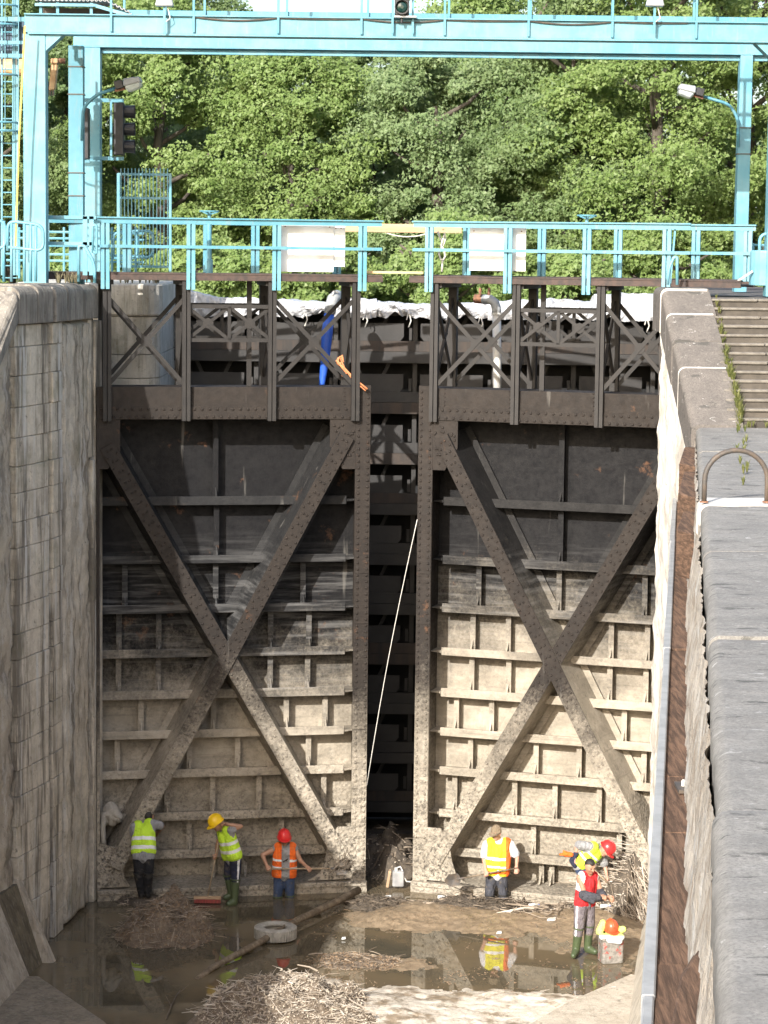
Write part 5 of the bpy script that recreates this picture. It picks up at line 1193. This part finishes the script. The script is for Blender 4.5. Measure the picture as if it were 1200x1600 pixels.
def person(label, Y0, J, skin, clothes, face, headup=(0, 0, 1), hat=None, group='workers on the lock floor', grips=None, hair=True):
    """J: joint -> (px, py, depth offset); joints are placed in depth round Y0"""
    g = {k: onY(a, b, Y0+c_) for k, (a, b, c_) in J.items()}
    base = (g['anL']+g['anR'])/2; org = V((base.x, base.y, min(g['anL'].z, g['anR'].z)-.08))
    t = thing('person', label, 'person', tuple(org), 0, group)
    fd = V(face).normalized(); hu = V(headup).normalized(); fd = (fd-hu*fd.dot(hu)).normalized(); sd = hu.cross(fd); hc = g['head']
    cs = [(hc+hu*.025-fd*.012, .094, hc-hu*.01+fd*.012, .088), (hc-hu*.02+fd*.02, .078, hc-hu*.075+fd*.03, .052), (hc-hu*.085+fd*.045, .034, hc-hu*.09+fd*.055, .028),
          (hc+fd*.088+hu*.005, .014, hc+fd*.112-hu*.028, .017), (hc-hu*.06-fd*.02, .056, g['neck'], .058)]
    for s_ in (-1, 1):
        cs.append((hc+sd*s_*.088+hu*.012, .016, hc+sd*s_*.086-hu*.025, .013)); cs.append((hc+sd*s_*.045+fd*.07-hu*.015, .024, hc+sd*s_*.045+fd*.07-hu*.02, .024)); cs.append((hc+sd*s_*.03+fd*.082+hu*.03, .016, hc+sd*s_*.045+fd*.074+hu*.03, .014))
    hp = (g['hipL']+g['hipR'])/2; nk = g['neck']; ch = nk.lerp(hp, .28); wa = nk.lerp(hp, .62)
    torso = [(g['shL'].lerp(nk, .18), .075, g['hipL'], .105), (g['shR'].lerp(nk, .18), .075, g['hipR'], .105), (ch, .125, wa, .12), (wa, .12, hp, .125), (nk, .06, ch, .11), (g['shL'], .062, nk, .05), (g['shR'], .062, nk, .05)]
    cs += torso
    arms = {}
    for s_ in 'LR':
        cs += [(g['sh'+s_], .058, g['el'+s_], .043), (g['el'+s_], .043, g['ha'+s_], .028)]
        d = g['ha'+s_]-g['el'+s_]; gr = (grips or {}).get(s_, V((0, 1, 0)))
        cs += hand(g['ha'+s_], d, gr, 1 if s_ == 'L' else -1)
        cs += [(g['hip'+s_], .09, g['kn'+s_], .06), (g['kn'+s_], .06, g['an'+s_], .042), (g['an'+s_], .042, g['to'+s_], .034)]
    blob('body', cs, .0085, skin, t, org, 3)
    for s_ in (-1, 1):
        m_ = MB(); capsule(m_, hc+sd*s_*.034+fd*.088+hu*.008-org, .011, hc+sd*s_*.036+fd*.0885+hu*.008-org, .011, 8); m_.build('eye', DK, t, smooth=True, fix=False)
    m_ = MB(); capsule(m_, hc-sd*.022+fd*.079-hu*.058-org, .008, hc+sd*.022+fd*.079-hu*.058-org, .008, 8); m_.build('mouth', LIP, t, smooth=True, fix=False)
    if hair:
        blob('hair', [(hc+hu*.045-fd*.022, .092, hc+hu*.005-fd*.035, .085), (hc+hu*.075+fd*.03, .05, hc+hu*.06-fd*.03, .075)], .011, HAIR, t, org, 2)
    if hat: helmet(t, hc+hu*.045-org, hu, fd, hat)
    for c_ in clothes: c_(g, t, org, torso, (hp, nk, ch, wa))
    return t, g, org
def infl(caps, d): return [(p, r0+d, q, r1+d) for p, r0, q, r1 in caps]
def trousers(mat, side=None, low=.92, w=.03):
    def f(g, t, org, torso, X):
        hp = X[0]; wst = hp.lerp(X[1], .12); caps = [(g['hipL'], .115, g['hipR'], .115), (wst, .13, hp, .135)]
        for s_ in 'LR': caps += [(g['hip'+s_], .11+w*.3, g['kn'+s_], .07+w*.5), (g['kn'+s_], .07+w*.5, g['kn'+s_].lerp(g['an'+s_], low), .06+w*.4)]
        stripe = None
        if side:
            def stripe(c_, n_): # light stripe down the outer leg, where it faces the given way
                for s_ in 'LR':
                    a, b = g['hip'+s_], g['kn'+s_]; b2 = g['an'+s_]
                    for p, q in ((a, b), (b, b2)):
                        dd = q-p; k = max(0, min(1, (c_-p).dot(dd)/dd.length_squared)); e = (c_-p-dd*k)
                        if e.length < .17 and s_ == side[0]:
                            v_ = e.normalized().dot(V(side[1]).normalized())
                            if v_ > .975: return 1
                return 0
        blob('trousers', caps, .014, [mat, WSH], t, org, 3, stripe)
    return f
def boots(mat, hgt=.34, w=.012):
    def f(g, t, org, torso, X):
        for s_ in 'LR':
            an, kn, to = g['an'+s_], g['kn'+s_], g['to'+s_]; up = an+(kn-an).normalized()*hgt
            b = blob('boot', [(up, .072+w, an, .056+w), (an, .056+w, to, .048), (an+V((0, 0, -.03)), .05+w, to+V((0, 0, -.01)), .045)], .012, mat, t, org, 3)
            if hgt > .3:
                d = (kn-an).normalized(); m_ = MB(); m_.lathe([(.083+w, -.012), (.083+w, .012)], up+d*.062-org, 14, d); m_.build('boot_rim', mat, b)
    return f
def shirt(mat, sleeve=.55, d=.016, low=1.0):
    def f(g, t, org, torso, X):
        caps = infl(torso, d)
        caps = [(p, r0, q.lerp(p, 1-low) if i in (0, 1) else q, r1) for i, (p, r0, q, r1) in enumerate(caps)]
        if sleeve:
            for s_ in 'LR': caps.append((g['sh'+s_], .07+d, g['sh'+s_].lerp(g['el'+s_], sleeve), .066+d))
        blob('shirt', caps, .014, mat, t, org, 3)
    return f
def vest(mats, bands=((.36, .45), (.62, .71)), d=.036, low=.9, cover=None, wide=1.):
    def f(g, t, org, torso, X):
        hp, nk = X[0], X[1]; ax = (hp-nk); L = ax.length; ax = ax/L
        caps = []
        for i, (p, r0, q, r1) in enumerate(infl(torso, d)):
            if i in (0, 1): q = p.lerp(q, low); r1 *= wide
            if i == 3: continue
            if i in (0, 1): p = p.lerp(nk, .22)
            if i == 4: p = p.lerp(q, .75)
            if i in (5, 6): p = p.lerp(q, .42)+ax*.012; q = q.lerp(p, .38)+ax*.045; r0 *= .88; r1 *= .7
            caps.append((p, r0, q, r1))
        a_, b_ = caps[0], caps[1]; caps.append((a_[2], a_[3], b_[2], b_[3])); caps.append((X[3].lerp(a_[2], .3), .12+d, X[3].lerp(b_[2], .3), .12+d))
        def fn(c_, n_):
            k = (c_-nk).dot(ax)/L
            if cover:
                r_ = cover(c_, n_, g, X)
                if r_ is not None: return r_
            for a, b in bands:
                if a < k < b: return 1
            return 0
        hem = hp+ax*(.02)
        blob('vest', caps, .0125, mats, t, org, 3, fn, cut=[(nk.lerp(hp, low+.12), ax)])
    return f
def shaft(name, label, a, b, r, mat, cat, grp=None):
    t = thing(name, label, cat, tuple(a), 0, grp); m_ = MB(); m_.tube([V((0, 0, 0)), (b-a)*.5+V((0, 0, .004)), b-a], r, 8); m_.build('handle', mat, t, smooth=True); return t
# 1 leftmost, back turned
person('worker in lime vest and black trousers seen from behind, leaning into the gate', 43.72, dict(head=(232, 1276, .40), neck=(226, 1288, .30), shL=(210, 1292, .24), shR=(237, 1287, .26), elL=(206, 1310, .42), elR=(254, 1291, .30), haL=(220, 1302, .62), haR=(247, 1302, .58),
    hipL=(217, 1338, .04), hipR=(232, 1338, .04), knL=(217, 1370, .0), knR=(232, 1370, -.02), anL=(221, 1396, .06), anR=(231, 1396, .05), toL=(221, 1398, .22), toR=(232, 1398, .22)),
    SKN, [trousers(BLK, None, .9), boots(BBT, .36), shirt(GSH, .75, .02), vest([LIME, SIL], ((.42, .53), (.70, .81)), .036, .82)], (.1, 1, -.5), (.05, .4, .9))
# 2 yellow helmet with broom
t_, g2, o2 = person('worker in yellow helmet and lime vest, bent over a push broom', 43.85, dict(head=(339, 1288, -.12), neck=(349, 1294, -.02), shL=(346, 1300, .13), shR=(360, 1297, -.16), elL=(340, 1321, .18), elR=(376, 1291, -.18), haL=(338, 1334, .02), haR=(356, 1288, -.20),
    hipL=(360, 1343, .09), hipR=(368, 1342, -.07), knL=(357, 1371, .10), knR=(368, 1372, -.05), anL=(362, 1399, .16), anR=(366, 1408, -.04), toL=(352, 1402, .10), toR=(357, 1412, -.14)),
    SKN, [trousers(NVY, ('R', (.7, -1, 0)), .45), boots(BOOT, .36), shirt(GSH, .3, .014), vest([LIME, SIL], ((.38, .48), (.64, .74)), .036, .86, wide=1.05)], (-1, -.55, -.55), (-.42, -.12, .9), HY, hair=False, grips={'L': V((.1, 0, 1)), 'R': V((1, 0, 0))})
a, b = onY(338.5, 1334, 43.82), onZ(324, 1404, .09); t = shaft('push_broom', 'push broom with red head held by the worker in yellow helmet', onY(341, 1318, 43.84), b, .013, M['stick'], 'broom'); o = onY(341, 1318, 43.84)
m_ = MB(); m_.box(-.25, .25, -.035, .035, -.01, .045); m_.v = [tuple(V(v)+b-o) for v in m_.v]; h_ = m_.build('head', M['plank'], t, bevel=.006)
m_ = MB(); m_.box(-.245, .245, -.05, .04, -.075, -.012); m_.v = [tuple(V(v)+b-o) for v in m_.v]; m_.build('bristles', simple('red_bristles', (.33, .06, .05), (.2, .05, .04), 50, .9, .8, 120, (1, 1, .1)), h_)
# 3 red helmet, orange vest with shovel
def cov3(c_, n_, g, X):
    lat = (g['shR']-g['shL']).normalized(); l = (c_-X[2]).dot(lat)
    if n_.y < -.25 and -.06 < l < .09: return 2
    return None
t_, g3, o3 = person('worker in red helmet and open orange vest standing in water with a shovel', 44.35, dict(head=(444, 1311, -.06), neck=(446, 1322, .0), shL=(431, 1326, .0), shR=(460, 1326, .0), elL=(410, 1336, -.05), elR=(469, 1344, -.06), haL=(417, 1353, -.22), haR=(479, 1354, -.20),
    hipL=(437, 1366, .0), hipR=(451, 1366, .0), knL=(434, 1398, -.02), knR=(453, 1398, .02), anL=(434, 1432, .02), anR=(453, 1432, .02), toL=(432, 1436, -.12), toR=(456, 1436, -.12)),
    SKN, [trousers(JEA), boots(BOOT), shirt(GSH, 0, .018), vest([ORG, SIL, GSH], ((.42, .50), (.68, .76)), .04, .96, cov3, 1.06)], (.15, -1, -.25), (0, -.15, 1), HR, hair=False, grips={'L': V((1, 0, 0)), 'R': V((1, 0, 0))})
def shovel(label, a, b, mat, flip=1, grp='shovels'):
    d = (b-a).normalized(); t = shaft('shovel', label, a, b, .015, mat, 'shovel', grp); e = b-a
    s_ = d.cross(V((0, 1, 0))).normalized(); n_ = V((0, -1, 0))
    pts = [e+s_*.05, e+d*.03+s_*.115, e+d*.2+s_*.115, e+d*.29+s_*.03, e+d*.29-s_*.03, e+d*.2-s_*.115, e+d*.03-s_*.115, e-s_*.05]
    m_ = MB(); k = len(pts); c_ = e+d*.13-n_*.03; m_.add(pts+[c_], [(i, (i+1) % k, k) for i in range(k)]); bl = m_.build('blade', M['darkmetal'], t, fix=False); md = bl.modifiers.new('s', 'SOLIDIFY'); md.thickness = .006
    m_ = MB(); m_.tube([e-d*.08, e+d*.06], .021, 8); m_.build('socket', M['darkmetal'], t); return t
a, b = onY(417, 1358, 44.1), onY(523, 1357, 44.12); shovel('shovel held level by the worker in orange vest, loaded with mud', a, b, M['stick'])
p = onY(538, 1350, 44.08); t = thing('mud_clod', 'dark lump of mud on the blade of the level shovel', 'mud', tuple(p))
m_ = MB(); m_.lathe([(.02, -.07), (.13, -.06), (.15, -.01), (.1, .05), (.03, .08)], (0, 0, 0), 12); m_.v = [tuple(V(v)*(1+.35*fbm(v[0]*9, v[1]*9, v[2]*9, 3))) for v in m_.v]; m_.build('clod', M['soil'], t, smooth=True)
m_ = MB(); rnd = random.Random(3)
for k in range(160):
    q_ = V((rnd.gauss(0, .075), rnd.gauss(0, .05), rnd.gauss(0, .055))); e = q_+V((rnd.gauss(0, .06), rnd.gauss(0, .04), rnd.gauss(0, .05))); m_.tube([q_, e], .007, 4)
m_.build('roots', M['twigD'], t, fix=False, kind='stuff')
# leaping-animal mark on the grey shirt
ct = g3['neck'].lerp((g3['hipL']+g3['hipR'])/2, .42)+V((.02, -.19, 0)); m_ = MB()
mk = [(-.06, -.03), (-.045, -.01), (-.02, .0), (.01, .02), (.035, .035), (.05, .045), (.06, .035), (.045, .022), (.03, .0), (.04, -.02), (.025, -.02), (.012, -.004), (-.01, -.012), (-.03, -.03), (-.035, -.05), (-.045, -.05), (-.042, -.028)]
m_.prism([V((x*.9, 0, z*.9))+ct-o3 for x, z in mk], (0, .01, 0)); m_.build('shirt_mark', DK, t_)
# 4 man in cap with shovel
def cov4(c_, n_, g, X):
    lat = (g['shR']-g['shL']).normalized(); l = (c_-X[2]).dot(lat); k = (c_-X[1]).dot((X[0]-X[1]).normalized())/(X[0]-X[1]).length
    if l > .135 or (k > .88 and k < .97): return 2
    return None
t_, g4, o4 = person('worker in tan cap and yellow-orange vest holding a shovel at the right leaf', 44.05, dict(head=(775, 1302, -.07), neck=(780, 1314, .0), shL=(761, 1320, .02), shR=(797, 1320, -.02), elL=(756, 1342, .0), elR=(808, 1339, -.03), haL=(759, 1361, -.18), haR=(807, 1355, -.16),
    hipL=(769, 1365, .0), hipR=(784, 1365, .0), knL=(765, 1396, -.03), knR=(786, 1396, .0), anL=(767, 1430, .03), anR=(787, 1430, .03), toL=(763, 1434, -.1), toR=(790, 1434, -.1)),
    SKP, [trousers(CHA, None, .92, .04), boots(BBT), shirt(WSH, .72, .02), vest([YEL, SIL, ORG], ((.46, .55), (.72, .78)), .042, .92, cov4)], (-.75, -1.4, -.3), (-.1, -.15, 1), None, hair=False, grips={'L': V((1, 0, .2)), 'R': V((1, 0, .2))})
hc = g4['head']; fw = V((-.75, -1.4, -.3)).normalized(); up = V((-.1, -.15, 1)).normalized(); fw = (fw-up*fw.dot(up)).normalized(); sd = up.cross(fw)
cp = blob('cap', [(hc+up*.055-fw*.01, .104, hc+up*.03-fw*.012, .106), (hc+up*.1, .06, hc+up*.09-fw*.03, .075)], .012, CAP, t_, o4, 3, cut=[(hc+up*.02, -up)])
m_ = MB(); m_.prism([hc+up*.03+fw*(.08+.105*math.sin(R(a)))+sd*.09*math.cos(R(a))-o4-up*.02*math.sin(R(a)) for a in range(0, 181, 15)], up*.01); m_.build('peak', CAP, cp)
m_ = MB(); m_.tube([hc+up*.012+sd*.09-o4, hc+up*.01+fw*.098+sd*.04-o4, hc+up*.01+fw*.105-o4, hc+up*.01+fw*.098-sd*.04-o4, hc+up*.012-sd*.09-o4], .013, 6); m_.build('sunglasses', DK, t_, smooth=True)
a, b = onY(810, 1356, 43.86), onY(719, 1373, 43.82); shovel('shovel with dark wooden handle held by the man in the tan cap', a, b, M['log'])
# 5 red helmet bending over the brush
t_, g5, o5 = person('worker in red helmet and lime vest bending down behind the man in red', 43.25, dict(head=(946, 1328, -.08), neck=(936, 1326, .0), shL=(921, 1323, -.12), shR=(936, 1330, .16), elL=(902, 1320, -.14), elR=(945, 1352, .12), haL=(899, 1339, -.16), haR=(948, 1368, .05),
    hipL=(905, 1352, -.08), hipR=(908, 1353, .10), knL=(916, 1380, -.08), knR=(920, 1382, .12), anL=(908, 1408, -.06), anR=(914, 1409, .12), toL=(920, 1411, -.07), toR=(926, 1412, .12)),
    SKP, [trousers(JEA), boots(BOOT), shirt(GSH, .85, .02), vest([LIME, SIL], ((.30, .38), (.58, .66)), .04, .9)], (.8, -.35, -.9), (.75, -.25, .75), HR, hair=False, grips={'L': V((0, 1, 0)), 'R': V((0, 1, 0))})
blob('sleeve', [(g5['elL'].lerp(g5['haL'], .75), .05, g5['haL']+V((-.06, 0, -.07)), .055), (g5['haL']+V((-.06, 0, -.07)), .055, g5['haL']+V((.0, 0, -.16)), .05)], .012, NVY, t_, o5, 3)
gl = g5['haL']+V((-.16, -.03, .05)); t = thing('work_glove', 'orange work glove held out behind the man in red', 'glove', tuple(gl))
blob('glove', [(gl+V((.08, 0, 0)), .045, gl+V((-.03, 0, .01)), .05)]+[(gl+V((-.03, -.03+.02*i, .01)), .02, gl+V((-.11-.008*(i % 3), -.03+.02*i, .0)), .017) for i in range(4)]+[(gl+V((.0, .0, .04)), .02, gl+V((-.06, 0, .065)), .017)], .009, ORG, t, gl, 2)
a, b = g5['haR']+V((.03, -.02, -.12)), onY(938, 1352, 43.1); shaft('tool_handle', 'wooden tool handle under the bending worker in red helmet', onY(926, 1357, 43.1), onY(950, 1380, 43.1), .016, M['stick'], 'tool')
# 6 man in red tank top
def cov6(c_, n_, g, X):
    for s_ in 'LR':
        d_ = (c_-g['sh'+s_]).length
        if d_ < .108: return 1
    lat = (g['shR']-g['shL']).normalized(); l = (c_-X[2]).dot(lat); k = (c_-X[1]).dot((X[0]-X[1]).normalized())/(X[0]-X[1]).length
    if l < -.145 and k < .5: return 1
    return None
t_, g6, o6 = person('dark-haired man in red tank top and grey trousers standing in green boots', 40.75, dict(head=(922, 1354, -.10), neck=(919, 1366, -.02), shL=(906, 1371, -.10), shR=(931, 1371, .10), elL=(913, 1396, -.18), elR=(938, 1392, .02), haL=(938, 1401, -.30), haR=(950, 1402, -.16),
    hipL=(908, 1412, -.05), hipR=(919, 1412, .07), knL=(905, 1446, -.10), knR=(921, 1444, .05), anL=(900, 1484, -.03), anR=(918, 1481, .10), toL=(896, 1493, -.20), toR=(930, 1487, -.02)),
    SKN, [trousers(GTR, ('L', (-.8, -1, 0)), .42, .05), boots(BOOT, .35), vest([RED, WSH], (), .024, .98, cov6, 1.0)], (.55, -1, -.55), (.12, -.3, 1), None, hair=True, grips={'L': V((0, 0, 1)), 'R': V((0, 0, 1))})
blob('draped_jacket', [(g6['elL']+V((-.02, -.02, -.02)), .085, g6['haL']+V((-.02, -.01, -.02)), .06), (g6['elL'].lerp(g6['haL'], .5)+V((0, -.02, -.08)), .05, g6['elR'].lerp(g6['haR'], .5)+V((0, 0, -.06)), .06), (g6['elR']+V((0, 0, -.02)), .075, g6['haR']+V((-.05, .02, 0)), .06), (g6['elL']+V((-.04, -.05, -.06)), .04, g6['elL'].lerp(g6['haL'], .6)+V((-.02, -.06, -.1)), .035)], .012, CHA, t_, o6, 2)
# vest and helmet lying on the tub
q_ = TUBP+V((0, 0, .47)); t = thing('folded_vest', 'lime vest crumpled on top of the paint-splashed tub', 'vest', tuple(q_))
PLM = cloth('pale_lime', (.66, .78, .22), .85)
blob('cloth', [(q_+V((-.2, -.05, .06)), .07, q_+V((-.14, 0, .2)), .06), (q_+V((-.16, -.14, .0)), .06, q_+V((.16, -.15, .0)), .06), (q_+V((.12, 0, .06)), .09, q_+V((.2, -.02, .1)), .06), (q_+V((-.1, .1, .06)), .09, q_+V((.1, .1, .06)), .09), (q_+V((-.05, -.17, -.05)), .05, q_+V((.13, -.18, -.07)), .05)], .013, [PLM, SIL], t, q_, 2, lambda c_, n_: 1 if c_.y < q_.y-.13 and c_.z < q_.z+.03 else 0)
t = thing('hard_hat', 'orange-red hard hat resting on the vest over the tub', 'helmet', tuple(q_+V((.0, -.02, .12)))); helmet(t, V((0, 0, 0)), (0, -.25, 1), (.3, -1, 0), HO_)
